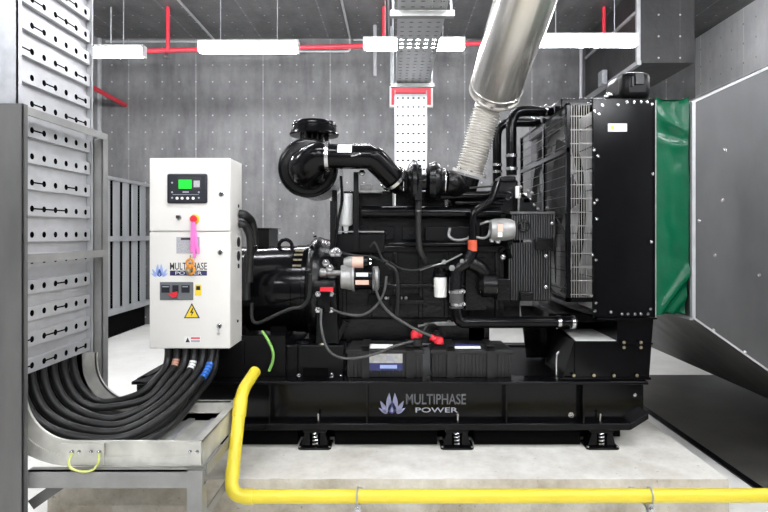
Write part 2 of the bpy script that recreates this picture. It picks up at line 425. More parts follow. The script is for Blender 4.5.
t = thing('overhead_cable_tray', 'perforated zinc cable tray under the ceiling coming forward above the engine', 'cable tray', W(.28, 7.0, TZ))
b = MB(M['galvl']); perforated(b, W(.05, 5.0, TZ), (1, 0, 0), (0, 1, 0), 5, 24, .092, .13, .014, True); part(b, 'tray_floor', t)
for x in (.05, .51):
    b = MB(M['galvl']); b.dbox(x - .006, x + .006, 5.0, 8.2, TZ - .01, TZ + .06); part(b, 'tray_side', t)
for D in (5.4, 8.0):
    b = MB(M['framel']); b.dbox(-.03, .59, D - .035, D + .035, TZ - .07, TZ - .012); part(b, 'cross_channel', t)
    for x in (0, .56):
        b = MB(M['galv']); b.cyl(W(x, D, TZ - .012), W(x, D, RH), .012, n=8); part(b, 'hanger_rod', t)
t = thing('vertical_cable_tray', 'pale perforated cable tray standing upright behind the turbocharger', 'cable tray', W(.28, 8.3, 0))
b = MB(M['galvl']); perforated(b, W(.03, 8.3, .0), (1, 0, 0), (0, 0, 1), 6, 28, .078, .132, .012, True); part(b, 'tray_plate', t)
for x in (.03, .498):
    b = MB(M['galvl']); b.dbox(x - .006, x + .006, 8.28, 8.36, 0, 3.74); part(b, 'tray_side', t)
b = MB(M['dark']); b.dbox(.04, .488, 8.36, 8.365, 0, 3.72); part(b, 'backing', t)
b = MB(M['galv']); b.dbox(.1, .42, 8.37, 9.99, 3.5, 3.54); part(b, 'wall_arm', t)
t = thing('wall_sign', 'red sign with white border behind the vertical cable tray', 'sign', W(.33, 9.95, 3.9))
zc0, zc1 = Z(107, 9.9), Z(86, 9.9); x0, x1 = X(389.5, 9.9), X(433, 9.9)
b = MB(M['paper']); b.dbox(x0, x1, 9.9, 9.99, zc0, zc1); part(b, 'sign_frame', t)
b = MB(M['signred']); b.dbox(x0 + .035, x1 - .035, 9.892, 9.9, zc0 + .035, zc1 - .035); part(b, 'sign_face', t)

# overhead box duct at upper right, trims, equipment on the wall
t = thing('overhead_duct', 'dark lined duct box hanging from the ceiling at upper right', 'duct', W(3.9, 8.8, 4.0))
b = MB(M['boxins']); b.dbox(3.42, 4.20, 7.8, 9.95, 4.0, RH); part(b, 'duct_body', t)
b = MB(M['galvl'])
b.dbox(3.38, 3.44, 7.76, 9.9, 3.96, 4.02); b.dbox(3.38, 3.43, 7.76, 7.81, 4.0, RH); b.dbox(3.39, 3.43, 7.8, 9.9, RH - .4, RH - .36); part(b, 'edge_angle', t)
b = MB(M['galv']); b.dbox(3.29, 3.372, 8.8, 9.0, 3.97, 4.2); part(b, 'junction_box', t, bevel=.01)

# intake attenuator at left
t = thing('intake_attenuator', 'grey slatted intake attenuator against the left wall', 'attenuator', W(-4.6, 8.8, .30))
az0, az1, aD0, aD1, ax = .36, 2.5, 6.2, 9.95, -4.35
b = MB(M['baffle']); b.dbox(ax - .3, ax + .03, aD0, aD1, az1 - .05, az1); b.dbox(ax - .3, ax + .03, aD0, aD1, az0, az0 + .09)
b.dbox(ax, ax + .035, aD0, aD1, 1.5, 1.58); part(b, 'casing_frame', t)
k = 0; D = aD0 + .05
while D < aD1 - .1:
    b = MB(M['dark']); b.dbox(ax - .3, ax - .02, D + .012, D + .178, az0 + .09, az1 - .05); b.m(M['baffle']); b.dbox(ax - .02, ax, D, D + .19, az0 + .09, az1 - .05); part(b, 'baffle', t); D += .31
b = MB(M['dark']); b.dbox(ax - .34, ax - .3, aD0, aD1, az0, az1); b.dbox(ax - .3, ax - .06, aD0, aD1, .0, az0); part(b, 'shade_lining', t)  # dark back and bottom block: shade behind and below the baffles painted in

# ------------------------------------------------------------------ base frame
t = base = thing('base_frame', 'long black steel base frame under engine and alternator', 'base frame', W(0, 4.3, .21))
bx0, bx1, bt, bb_ = -1.73, 1.69, .648, .325
b = MB(M['black'])
ch = [W(bx0, 3.74, bt), W(bx1, 3.74, bt), W(bx1, 3.74, bb_ + .075), W(bx1 - .13, 3.74, bb_), W(bx0, 3.74, bb_)]
b.dbox(bx0, bx1, 3.70, 3.86, bt - .022, bt)                          # top flange
b.dbox(bx0, bx1 - .12, 3.70, 3.86, bb_, bb_ + .045)                     # bottom flange
b.prism([W(bx1 - .12, 3.70, bb_), W(bx1, 3.70, bb_ + .075), W(bx1, 3.70, bb_ + .12), W(bx1 - .12, 3.70, bb_ + .045)], (0, .16, 0))
b.dbox(bx0, bx1, 3.775, 3.79, bb_ + .04, bt - .02)                      # web
part(b, 'front_rail', t, bevel=.005)
for x in (270, 367, 506, 583):
    b = MB(M['black']); xx = X(x, 3.72); b.dbox(xx - .005, xx + .005, 3.705, 3.776, bb_ + .045, bt - .022); part(b, 'web_rib', t)
b = MB(M['black']); b.dbox(bx0, bx1, 4.9, 5.02, bb_, bt); part(b, 'rear_rail', t)
b = MB(M['blackm']); b.dbox(bx0, bx0 + .05, 3.79, 4.9, bb_, bt); b.dbox(bx1 - .03, bx1, 3.79, 4.9, bb_ + .08, bt); part(b, 'end_plate', t)
b = MB(M['blackm']); b.dbox(bx0 + .05, bx1 - .03, 3.86, 4.9, bt - .03, bt - .012); part(b, 'deck_plate', t)
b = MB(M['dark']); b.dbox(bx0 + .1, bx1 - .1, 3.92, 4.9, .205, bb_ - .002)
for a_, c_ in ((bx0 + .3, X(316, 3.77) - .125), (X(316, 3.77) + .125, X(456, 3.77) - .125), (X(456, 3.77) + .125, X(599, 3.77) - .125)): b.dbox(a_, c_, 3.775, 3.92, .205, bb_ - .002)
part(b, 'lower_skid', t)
# raised tank box under the alternator
b = MB(M['blackm']); b.dbox(X(205, 3.85), -.66, 3.87, 4.9, bt - .012, .853); b.dbox(-.6605, X(344, 3.85), 3.87, 4.06, bt - .012, .853); part(b, 'skid_tank', t, bevel=.008)
b = MB(M['black']); p = W(X(305, 3.98), 3.965, .854); b.lathe(p, (0, 0, 1), [(0, .07), (.012, .07), (.014, .055), (.02, .05)], 24)
for k in range(6): b.bolt(p + Vector((.058 * math.cos(k * PI / 3), .058 * math.sin(k * PI / 3), .012)), (0, 0, 1), .006, .006)
part(b, 'tank_cover', t)
b = MB(M['dark']); b.pbox(303, 328, 368, 376, 3.865, 3.872); part(b, 'access_slot', t)
b = MB(M['chrome'])
for x, y in ((299, 375), (332, 374.5), (237, 375), (341, 376)): b.bolt(V(x, y, 3.868), (0, -1, 0), .009)
part(b, 'tank_bolts', t)
b = MB(M['black']); p = V(205, 355, 3.8)
b.prism([W(X(205, 3.84), 3.86, .645), W(X(262, 3.84), 3.86, .645), W(X(215, 3.84), 3.86, .93), W(X(205, 3.84), 3.86, .93)], (0, .012, 0)); part(b, 'gusset', t)
b = MB(M['chrome']); b.tube([V(556.5, 376, 3.79), V(556.5, 356, 3.79), V(559, 352, 3.80)], .007, 8); b.bolt(W(X(556.5, 3.79), 3.79, bt), (0, 0, 1), .014); part(b, 'tie_hook', t)
# lotus emblem and lettering
def lotus(name, parent, c, w, D, m1, m2, m3):
    """eight petals round a flame, built as thin printed shapes on the plane at distance D"""
    e = w / 2
    def petal(b, bx, by, ang, l, wd, pw=.8):
        pts = []
        for k in range(9): t = k / 8; pts.append((math.sin(PI * t ** pw) * wd / 2, l * t))
        for k in range(7, 0, -1): t = k / 8; pts.append((-math.sin(PI * t ** pw) * wd / 2, l * t))
        ca, sa = math.cos(ang), math.sin(ang)
        b.prism([c + Vector(((bx + p[0] * ca + p[1] * sa) * e, 0, (by + p[1] * ca - p[0] * sa) * e)) for p in pts], (0, -.0015, 0))
    b = MB(m1)
    for q in (-1, 1): petal(b, q * .40, .02, q * .95, .80, .24); petal(b, q * .36, .05, q * .52, 1.15, .34); petal(b, q * .30, .22, q * -.06, 1.45, .40)
    o = sub(b, name, parent)
    b = MB(m2); petal(b, 0, .02, 0, 1.02, .62, .62); sub(b, 'emblem_flame', o)
    c = c + Vector((0, -.002, 0)); b = MB(m3); petal(b, 0, .14, 0, .42, .20, .62); sub(b, 'emblem_heart', o)
    return o
D = 3.774
lg = lotus('lotus_emblem', base, V(392, 414, D), .172, D, M['lav'], M['indigo'], M['lav'])
b = MB(M['greyp']); b.text('MULTIPHASE', V(406, 404.5, D - .001), (1, 0, 0), (0, 0, 1), X(466, D) - X(406, D), .072, .016); part(b, 'lettering', base)
b = MB(M['silverp']); b.text('POWER', V(415.5, 412.5, D - .001), (1, 0, 0), (0, 0, 1), X(458, D) - X(415.5, D), .034, .012); part(b, 'lettering', base)

# spring isolators
def make_isolator():
    t = thing('spring_isolator', 'x', 'vibration mount', (0, 0, 0), 'spring mounts under the base frame')
    b = MB(M['black']); b.prism([(-.11, -.09, 0), (-.095, -.105, 0), (.095, -.105, 0), (.11, -.09, 0), (.11, .05, 0), (-.11, .05, 0)], (0, 0, .014)); part(b, 'foot_plate', t, bevel=.003)
    b = MB(M['black'])
    for s in (-1, 1): b.prism([(s * .092, -.075, .014), (s * .03, -.075, .014), (s * .034, -.075, .105), (s * .07, -.075, .105)], (0, .11, 0))
    b.box(-.06, .06, .0, .03, .014, .1); part(b, 'housing', t, bevel=.003)
    b = MB(M['chrome']); b.tube([(.021 * math.cos(a), -.055 + .021 * math.sin(a), .014 + .09 * a / (8 * PI)) for a in [k * PI / 6 for k in range(49)]], .006, 6, 1); part(b, 'spring', t)
    b = MB(M['blackm']); b.box(-.075, .075, -.08, .05, .105, .124); part(b, 'top_plate', t, bevel=.002)
    for s in (-1, 1):
        b = MB(M['chrome']); b.bolt((s * .097, -.085, .014), (0, 0, 1), .008); part(b, 'anchor_bolt', t)
    return t
i0 = make_isolator()
labs = ['black spring mount under the left part of the base frame front rail', 'black spring mount under the middle of the base frame, below the lettering', 'black spring mount under the right end of the base frame']
for k, x in enumerate((316, 456, 599)):
    o = i0 if k == 0 else copy_tree(i0)
    o.location = W(X(x, 3.77), 3.79, pz); o['label'] = labs[k]
    b = MB(M['chrome']); xx = X(x + 2, 3.72); b.cyl(W(xx, 3.735, bb_ + .045), W(xx, 3.735, bb_ + .10), .006, n=8); b.bolt(W(xx, 3.735, bb_ + .09), (0, 0, 1), .009, .012); part(b, 'levelling_stud', base)
for x, y, r in ((571, 415, .012), (635, 395, .008)): b = MB(M['chrome']); b.bolt(V(x, y, 3.772), (0, -1, 0), r); part(b, 'web_bolt', base)

# ------------------------------------------------------------------ control cabinet
cD = 3.55; cx0, cx1, cz0, cz1 = X(149.5, cD), X(230, cD), Z(348.5, cD), Z(158, cD); cDb = cD + .28
t = cab = thing('control_cabinet', 'off-white control cabinet with green-screen controller at left end of the generator', 'cabinet', W((cx0 + cx1) / 2, cD + .14, .65))
b = MB(M['white']); b.dbox(cx0, cx1, cD + .018, cDb, cz0, cz1); part(b, 'cabinet_body', t, bevel=.004)
zs = Z(231.5, cD)
b = MB(M['white']); b.dbox(cx0, cx1, cD, cD + .017, zs + .003, cz1); d1 = part(b, 'door', t, bevel=.004)
b = MB(M['white']); b.dbox(cx0, cx1, cD, cD + .017, cz0, zs - .003); d2 = part(b, 'door', t, bevel=.004)
b = MB(M['blackm']); b.dbox(cx0 + .03, cx1 + .02, cD + .26, cD + .3, .65, cz0); b.dbox(cx1 - .02, cx1 + .3, cD + .27, cD + .3, .65, cz0 + .03)
b.dbox(cx0 + .03, cx0 + .06, cD + .2, cD + .28, .65, cz0); part(b, 'cabinet_stand', t)
def cy(x): return X(x, cD)
def cz(y): return Z(y, cD)
def plate(b, x0, x1, y0, y1, d, back=0.0): return b.dbox(cy(x0), cy(x1), cD - d, cD - back, cz(y1), cz(y0))
b = MB(M['device']); plate(b, 168, 208, 174, 203.5, .022); ctl = sub(b, 'controller', d1, bevel=.012)
b = MB(M['ink']); plate(b, 179, 202, 177, 189.5, .0235, .02); sub(b, 'display_bezel', d1)
b = MB(M['screen']); plate(b, 180, 193, 180, 189, .0245, .02); sub(b, 'screen', d1)
b = MB(M['greyplate']); plate(b, 195, 201, 181, 187.5, .0245, .02); sub(b, 'key_pad', d1)
b = MB(M['paper'])
for x in (178.5, 183.5, 189, 194.5): b.lathe(W(cy(x), cD - .02, cz(198.5)), (0, -1, 0), [(0, .009), (.006, .009), (.008, .007)], 12)
b.m(M['silverp'])
for x, y in ((173.5, 183), (173.5, 192.5), (173.5, 198), (200, 192.5), (200, 198)): b.lathe(W(cy(x), cD - .02, cz(y)), (0, -1, 0), [(0, .006), (.004, .006)], 8)
plate(b, 184, 190, 191.6, 193, .0235, .02); plate(b, 174, 200, 194.6, 195, .0230, .02)
sub(b, 'push_buttons', d1)
def lock(x, y, par, key=False):
    b = MB(M['chrome']); p = W(cy(x), cD, cz(y)); b.lathe(p, (0, -1, 0), [(0, .017), (.006, .017), (.008, .013), (.012, .013)], 16)
    b.m(M['ink']); b.dbox(p.x - .004, p.x + .012, cD - .016, cD - .012, p.z - .010, p.z + .010)
    if key: b.m(M['chrome']); b.dbox(p.x - .003, p.x + .003, cD - .03, cD - .012, p.z - .045, p.z); b.lathe(p + Vector((0, -.02, -.045)), (0, -1, 0), [(0, .010), (.003, .010)], 10)
    return sub(b, 'door_lock', par)
lock(221.5, 194.5, d1); lock(220.5, 252.5, d2); lock(219.5, 326, d2, True)
b = MB(M['chrome']); p = W(cy(179.5), cD, cz(218)); b.lathe(p, (0, -1, 0), [(0, .014), (.01, .014), (.012, .008), (.02, .008)], 14); b.m(M['ink']); b.dbox(p.x - .012, p.x + .012, cD - .03, cD - .012, p.z - .004, p.z + .016); sub(b, 'key_switch', d1)
b = MB(M['yel']); p = W(cy(195), cD, cz(219)); b.lathe(p, (0, -1, 0), [(0, .030), (.004, .030)], 20); e = sub(b, 'stop_collar', d1)
b = MB(M['redb']); b.lathe(p + Vector((0, -.004, 0)), (0, -1, 0), [(0, .012), (.014, .012), (.016, .022), (.026, .023), (.032, .018)], 20); sub(b, 'stop_button', d1)
b = MB(M['greyplate']); plate(b, 176.5, 199.5, 237, 253.5, .002); b.m(M['ink']); plate(b, 181, 191, 237.8, 240, .0026, .002); sub(b, 'rating_plate', d2)
lotus('lotus_emblem', d2, W(cy(159.5), cD, cz(277)), .10, cD, M['lblue'], M['blue'], M['lblue'])
b = MB(M['ink']); b.text('MULTIPHASE', W(cy(170), cD - .0012, cz(269.8)), (1, 0, 0), (0, 0, 1), cy(207) - cy(170), .046, .012); sub(b, 'lettering', d2)
b = MB(M['navy']); plate(b, 170, 207, 270.6, 275.6, .0012); b.m(M['paper']); b.text('POWER', W(cy(175.5), cD - .002, cz(274.6)), (1, 0, 0), (0, 0, 1), cy(202) - cy(175.5), .02, .0); sub(b, 'lettering', d2)
b = MB(M['greybox']); plate(b, 160, 193.5, 282, 300, .006); br = sub(b, 'breaker_plate', d2, bevel=.003)
b = MB(M['device'])
for x0, x1 in ((162, 170), (173, 179), (182, 190)): plate(b, x0, x1, 285, 292.5, .010, .005)
b.m(M['silverp'])
for x0, x1 in ((163, 169.5), (183, 188.5)): plate(b, x0, x1, 286, 287, .011, .009)
sub(b, 'breaker_toggle', d2)
b = MB(M['redb']); b.prism([W(cy(169.5), cD - .012, cz(293)), W(cy(178.5), cD - .012, cz(291)), W(cy(178.5), cD - .012, cz(296)), W(cy(174), cD - .012, cz(297))], (0, -.02, 0)); sub(b, 'breaker_handle', d2, bevel=.003)
b = MB(M['yel']); plate(b, 195, 201.5, 284.5, 295.5, .0015); b.m(M['ink']); plate(b, 196.2, 200.3, 286, 290, .002, .0014); sub(b, 'caution_sticker', d2)
def tri(b, x0, x1, y0, y1, d, th): b.prism([W(cy(x0), cD - d, cz(y1)), W(cy(x1), cD - d, cz(y1)), W(cy((x0 + x1) / 2), cD - d, cz(y0))], (0, -th, 0))
b = MB(M['ink']); tri(b, 183.8, 200, 303, 318.2, 0, .0015); b.m(M['yel']); tri(b, 185.6, 198.2, 305.2, 317.2, .0016, .0008)
b.m(M['ink']); b.prism([W(cy(x), cD - .0026, cz(y)) for x, y in ((192.6, 308), (190.2, 312.8), (192, 312.6), (191.2, 316.4), (194, 311.5), (192.3, 311.6), (193.6, 308.4))], (0, -.0008, 0)); sub(b, 'warning_triangle', d2)
b = MB(M['paper']); plate(b, 184.5, 200.5, 336.5, 343, .0012); b.m(M['signred']); plate(b, 191, 200, 337.2, 339, .0018, .001); b.m(M['greyplate']); plate(b, 191, 200, 340, 342.2, .0018, .001)
b.m(M['ink']); tri(b, 185.5, 190, 337.5, 342.3, .0012, .0006); sub(b, 'warning_label', d2)
# holes and cables in the right-hand side
b = MB(M['rubber'])
for y, D, r in ((206, 3.74, .012), (242, 3.74, .033), (256, 3.74, .033), (266, 3.74, .016), (321, 3.72, .009)):
    p = W(cx1, D, Z(y, D)); b.lathe(p - Vector((.002, 0, 0)), (1, 0, 0), [(0, r), (.006, r), (.008, r * .8)], 16)
part(b, 'side_grommets', t)

# ribbon and tag hanging from the stop button
b = MB(M['pink'])
p = W(cy(195.5), cD - .047, cz(222))
for dx, y1 in ((-.020, 252), (-.004, 258), (.012, 250), (.022, 254)):
    b.tube([p + Vector((dx * .2, -.002, .0)), W(cy(195.2) + dx * .6, cD - .028, cz(236)), W(cy(195.5) + dx, cD - .012 - abs(dx) * .2, cz(y1))], .0085, 6, 4)
solo(b, 'ribbon', 'bright pink ribbon hanging from the red stop button of the white cabinet', 'ribbon')
b = MB(M['amber'])
p = W(cy(191.5), cD - .026, cz(266))
b.torus(p + Vector((0, 0, .022)), (0, 1, 0), .022, .007, 18, 8); b.torus(p + Vector((.004, -.004, -.022)), (.2, 1, 0), .026, .008, 18, 8); b.ball(p + Vector((0, -.002, .0)), .016); b.m(M['brass']); b.ball(p + Vector((-.008, -.006, -.03)), .018); b.tube([p + Vector((0, 0, .04)), p + Vector((.004, -.002, .07))], .004, 6, 1)
solo(b, 'key_tag', 'amber ring of keys hanging over the lettering below the pink ribbon', 'keys')

# black flexible conduits leaving the cabinet side towards the alternator
t = thing('cable_conduit', 'pair of thick black conduits arching out of the cabinet side near its top', 'conduit', V(246, 300, 3.86))
b = MB(M['rubber']); b.tube([V(239.3, 214, 3.74), V(243.5, 214.3, 3.744), V(247.5, 217, 3.78), V(252, 224, 3.84), V(254, 245, 3.9), V(247, 262, 3.95), V(246, 300, 3.95)], .030, 12); part(b, 'conduit_hose', t)
b = MB(M['rubber']); b.tube([V(239.2, 224, 3.74), V(243, 224.3, 3.743), V(246.5, 228, 3.77), V(250, 238, 3.8), V(250, 260, 3.86), V(249, 282, 3.87)], .026, 12); part(b, 'conduit_hose', t)
b = MB(M['chrome']); b.torus(V(251.5, 246, 3.86), (0, 0, 1), .033, .005); part(b, 'clip', t)

# ------------------------------------------------------------------ alternator
AC = Vector((0, .62, 1.20))
t = alt = thing('alternator', 'black cylindrical alternator between control cabinet and engine', 'alternator', W(-.95, 4.35, .853))
b = MB(M['black']); b.lathe(AC + Vector((-1.34, 0, 0)), (1, 0, 0), [(0, .20), (.02, .27), (.06, .30), (.07, .325), (.38, .325), (.40, .33), (.60, .33)], 48); part(b, 'stator_body', t)
b = MB(M['black']); b.lathe(AC + Vector((-.735, 0, 0)), (1, 0, 0), [(0, .335), (.07, .335), (.075, .343), (.100, .343)], 48); part(b, 'end_bracket', t)
b = MB(M['brass']); 
for k in range(4): 
    a = math.radians(118 + k * 9); p = AC + Vector((-.70, .337 * math.cos(a), .337 * math.sin(a))); b.bar(p + Vector((-.03, 0, 0)), p + Vector((.03, 0, 0)), .03, .012)
part(b, 'vent_mesh', t)
b = MB(M['blackm']); b.dbox(X(254, 4.6), X(273, 4.6), 4.45, 4.8, 1.50, Z(229, 4.6)); b.dbox(X(252, 4.6), X(276, 4.6), 4.43, 4.82, Z(229, 4.6), Z(228, 4.6)); part(b, 'terminal_box', t, bevel=.004)
b = MB(M['black']); p = W(X(285, 4.25), 4.27, 1.51); b.tube([p + Vector((.05 * math.cos(a), 0, .02 + .05 * math.sin(a))) for a in [PI * k / 10 for k in range(11)]], .014, 10, 1); b.lathe(p + Vector((-.05, 0, -.01)), (0, 0, 1), [(0, .022), (.03, .018)], 12); b.lathe(p + Vector((.05, 0, -.01)), (0, 0, 1), [(0, .022), (.03, .018)], 12); part(b, 'lifting_eye', t)
for x in (-1.15, -.85):
    b = MB(M['blackm']); b.box(x - .06, x + .06, .42, .82, .855, 1.0); part(b, 'foot', t, bevel=.005)

# ------------------------------------------------------------------ engine
t = eng = thing('diesel_engine', 'large black six-cylinder diesel engine in the middle of the base', 'engine', W(.1, 4.35, .65))
EX0, EX1 = X(338, 4.0), X(505, 4.0)
b = MB(M['cast']); b.lathe(AC + Vector((-.625, 0, .0)), (1, 0, 0), [(0, .37), (.02, .39), (.06, .40), (.10, .385), (.22, .36)], 48)
for k in range(12): 
    a = k * PI / 6 + .1; b.bolt(AC + Vector((-.60, .40 * math.cos(a), .40 * math.sin(a))), (0, math.cos(a), math.sin(a)), .012, .012)
b.dbox(-.618, -.33, 4.12, 4.6, .66, 1.02); b.dbox(-.43, -.33, 4.05, 4.6, .86, 1.5); part(b, 'flywheel_housing', t)
b = MB(M['cast']); b.dbox(EX0, EX1, 4.02, 4.7, Z(318, 4.0), Z(246, 4.0))
for k in range(7): xx = EX0 + .03 + k * (EX1 - EX0 - .1) / 6; b.dbox(xx, xx + .03, 3.995, 4.02, Z(318, 4), Z(246, 4))
b.dbox(EX0, EX1, 3.985, 4.02, Z(252, 4), Z(246, 4)); b.dbox(EX0, EX1, 3.99, 4.02, Z(288, 4), Z(284, 4)); part(b, 'cylinder_block', t, bevel=.006)
b = MB(M['cast']); b.dbox(EX0 + .05, EX1 - .1, 4.06, 4.65, Z(345, 4), Z(318, 4))
b.dbox(EX0 + .02, EX1 - .06, 4.03, 4.68, Z(320, 4), Z(317, 4)); part(b, 'oil_sump', t, bevel=.01)
b = MB(M['cast']); b.dbox(EX0 + .02, EX1 - .04, 4.08, 4.66, Z(246, 4), Z(206, 4.08))
for k in range(6):
    xx = EX0 + .08 + k * .19; b.dbox(xx, xx + .13, 4.055, 4.08, Z(240, 4.06), Z(226, 4.06)); b.lathe(W(xx + .065, 4.055, Z(233, 4.06)), (0, -1, 0), [(0, .022), (.01, .022)], 12)
part(b, 'cylinder_head', t, bevel=.006)
for k in range(3):
    xx = EX0 + .03 + k * .385
    b = MB(M['cast']); b.dbox(xx, xx + .36, 4.12, 4.62, Z(206, 4.08), Z(191, 4.1)); b.m(M['chrome'])
    for q in (.05, .18, .31): b.bolt(W(xx + q, 4.16, Z(191, 4.1)), (0, 0, 1), .01)
    part(b, 'valve_cover', t, bevel=.02)
# manifolds, rails, covers on the near side
b = MB(M['black']); b.tube([V(362, 212, 4.0), V(420, 212, 4.0), V(500, 213, 4.0)], .045, 16, 1)
for x in (370, 396, 422, 448, 474): b.tube([V(x, 212, 4.0), V(x, 214, 4.09)], .034, 12, 1)
part(b, 'intake_manifold', t)
b = MB(M['black']); b.tube([V(438, 196, 3.98), V(505, 195, 4.0)], .03, 14, 1); b.tube([V(455, 203, 3.96), V(503, 203, 3.98)], .016, 10, 1); part(b, 'exhaust_manifold', t)
b = MB(M['black']); b.lathe(V(388, 244, 3.93), (1, 0, 0), [(0, .004), (.06, .016), (.12, .02), (.62, .02)], 14)
part(b, 'fuel_rail', t)
b = MB(M['blackm']); b.pbox(425, 470, 227, 241, 3.99, 4.06); part(b, 'control_unit', t, bevel=.006)
b = MB(M['blackm']); b.pbox(336, 384, 234, 253, 3.97, 4.05); part(b, 'side_cover', t, bevel=.006)
b = MB(M['alu']); b.pbox(338, 384, 231, 232.3, 3.95, 4.0); part(b, 'ledge', t)
b = MB(M['black'])
for x, y in ((375, 300), (395, 301), (414, 300)): b.pbox(x - 6, x + 6, y - 5, y + 5, 3.97, 4.02)
b.m(M['alu'])
for x in (386, 389.5, 392, 401, 406, 413): b.bolt(V(x, 298, 3.985), (0, -1, 0), .008)
b.m(M['cast']); b.pbox(398, 424, 300, 304, 3.95, 4.0); part(b, 'oil_cooler_cover', t, bevel=.005)
# near-side pipe along the sump
b = MB(M['alu']); b.tube([V(418, 326, 4.045), V(438, 323, 4.04), V(460, 323, 4.04)], .009, 8); b.bolt(V(449, 321.5, 4.04), (0, 0, 1), .012); b.bolt(V(457, 321.5, 4.04), (0, 0, 1), .012); b.pbox(424, 458, 323.5, 325.5, 4.03, 4.058); part(b, 'drain_line', t)
# starter motor
b = MB(M['castgrey']); sc = V(341, 278.5, 3.86)
b.lathe(sc, (1, 0, 0), [(0, .055), (.004, .07), (.075, .08), (.078, .088), (.095, .088)], 24); b.box(sc.x, sc.x + .09, sc.y - .03, sc.y + .05, sc.z - .06, sc.z + .09)
st = part(b, 'starter_motor', t, bevel=.004)
b = MB(M['black']); b.lathe(sc + Vector((.095, 0, 0)), (1, 0, 0), [(0, .078), (.125, .078)], 24); sub(b, 'starter_body', st)
b = MB(M['castgrey']); b.lathe(sc + Vector((.22, 0, 0)), (1, 0, 0), [(0, .083), (.035, .083), (.045, .06)], 24); sub(b, 'end_cap', st)
b = MB(M['paper']); b.dbox(sc.x + .11, sc.x + .19, sc.y + CD - .083, sc.y + CD - .07, sc.z + .02, sc.z + .045); b.m(M['peach']); b.dbox(sc.x + .105, sc.x + .195, sc.y + CD - .083, sc.y + CD - .07, sc.z - .035, sc.z - .005); sub(b, 'starter_label', st)
b = MB(M['castgrey']); b.lathe(sc + Vector((.02, 0, .11)), (1, 0, 0), [(0, .03), (.03, .042), (.06, .045)], 18); b.m(M['peach']); b.lathe(sc + Vector((.08, 0, .11)), (1, 0, 0), [(0, .042), (.075, .042)], 18); b.m(M['black']); b.lathe(sc + Vector((.155, 0, .11)), (1, 0, 0), [(0, .045), (.03, .045), (.035, .02), (.06, .02)], 18); b.m(M['chrome']); b.bolt(sc + Vector((.20, -.02, .1)), (1, 0, 0), .012); b.bolt(sc + Vector((.20, .02, .13)), (1, 0, 0), .012); sub(b, 'solenoid', st)
b = MB(M['alu']); b.lathe(V(319, 273, 3.9), (1, 0, 0), [(0, .012), (.01, .03), (.05, .03), (.055, .018), (.15, .02)], 16); b.m(M['chrome'])
for x, y in ((326, 263), (330, 268), (336, 251), (333, 253), (338, 253)): b.bolt(V(x, y, 3.88), (0, -1, 0), .018, .02)
part(b, 'sensor_plug', t)
b = MB(M['chrome']); 
for k in range(5): b.ball(V(333 + (k % 3) * 3, 250 + (k // 3) * 4, 3.87), .010, 6)
part(b, 'cable_glands', t)
# turbocharger
tz = 3.93
b = MB(M['cast']); p = V(404, 182, tz)
b.lathe(p, (1, 0, 0), [(.0, .075), (.02, .085), (.035, .125), (.06, .15), (.085, .15), (.10, .12), (.12, .07)], 32); tb = part(b, 'turbocharger', t)
b = MB(M['cast']); b.lathe(p + Vector((.11, 0, 0)), (1, 0, 0), [(0, .06), (.055, .06)], 24)
for k in range(8): a = k * PI / 4; b.bolt(p + Vector((.10, .11 * math.cos(a), .11 * math.sin(a))), (1, 0, 0), .012, .02)
b.pbox(415, 422, 170, 200, tz - .12, tz); sub(b, 'bearing_housing', tb, bevel=.003)
b = MB(M['cast']); b.lathe(p + Vector((.155, 0, 0)), (1, 0, 0), [(0, .09), (.02, .13), (.06, .145), (.09, .13), (.12, .085), (.13, .085)], 32); sub(b, 'turbine_housing', tb)
b = MB(M['chrome']); b.torus(p + Vector((.285, 0, 0)), (1, 0, 0), .087, .008); sub(b, 'band_clamp', tb)
bx = (V(490, 98, 4.05) - V(469.5, 170.5, 4.12)).normalized()
b = MB(M['cast']); q = V(469.5, 172.5, 4.12) - bx * .032
b.tube([p + Vector((.285, 0, 0)), p + Vector((.34, .03, -.012)), q - bx * .15, q - bx * .07, q - bx * .03, q], .085, 20, 8); sub(b, 'outlet_elbow', tb)
b = MB(M['cast']); b.pbox(497, 518, 180, 214, 4.12, 4.4); b.pbox(500, 516, 176, 182, 4.1, 4.3); b.pbox(494, 520, 214, 318, 4.1, 4.5); part(b, 'gear_housing', t, bevel=.01)
b = MB(M['rubber']); b.tube([V(418.5, 200, 3.88), V(418.5, 232, 3.88), V(420, 250, 3.88), V(426, 262, 3.92)], .021, 12); dr = sub(b, 'oil_drain_hose', tb)
b = MB(M['chrome']); b.torus(V(418.5, 211, 3.88), (0, 0, 1), .023, .003); sub(b, 'clip', tb)
# fuel filter
b = MB(M['paper']); p = V(440.5, 297, 3.92); b.lathe(p, (0, 0, 1), [(0, .04), (.008, .046), (.135, .046), (.142, .04)], 24); fl = part(b, 'fuel_filter', t)
fl['label'] = 'white canister'
b = MB(M['cast']); b.lathe(p + Vector((0, 0, .143)), (0, 0, 1), [(0, .05), (.02, .05), (.04, .03), (.06, .03)], 18); b.pbox(436, 456, 266, 270, 3.92, 4.0); sub(b, 'filter_head', fl)
b = MB(M['alu']); b.tube([V(420, 270, 3.9), V(432, 266, 3.88), V(446, 262, 3.87), V(462, 254, 3.88)], .006, 8); b.bolt(V(444, 262, 3.87), (0, -1, 0), .011); part(b, 'fuel_line', t)
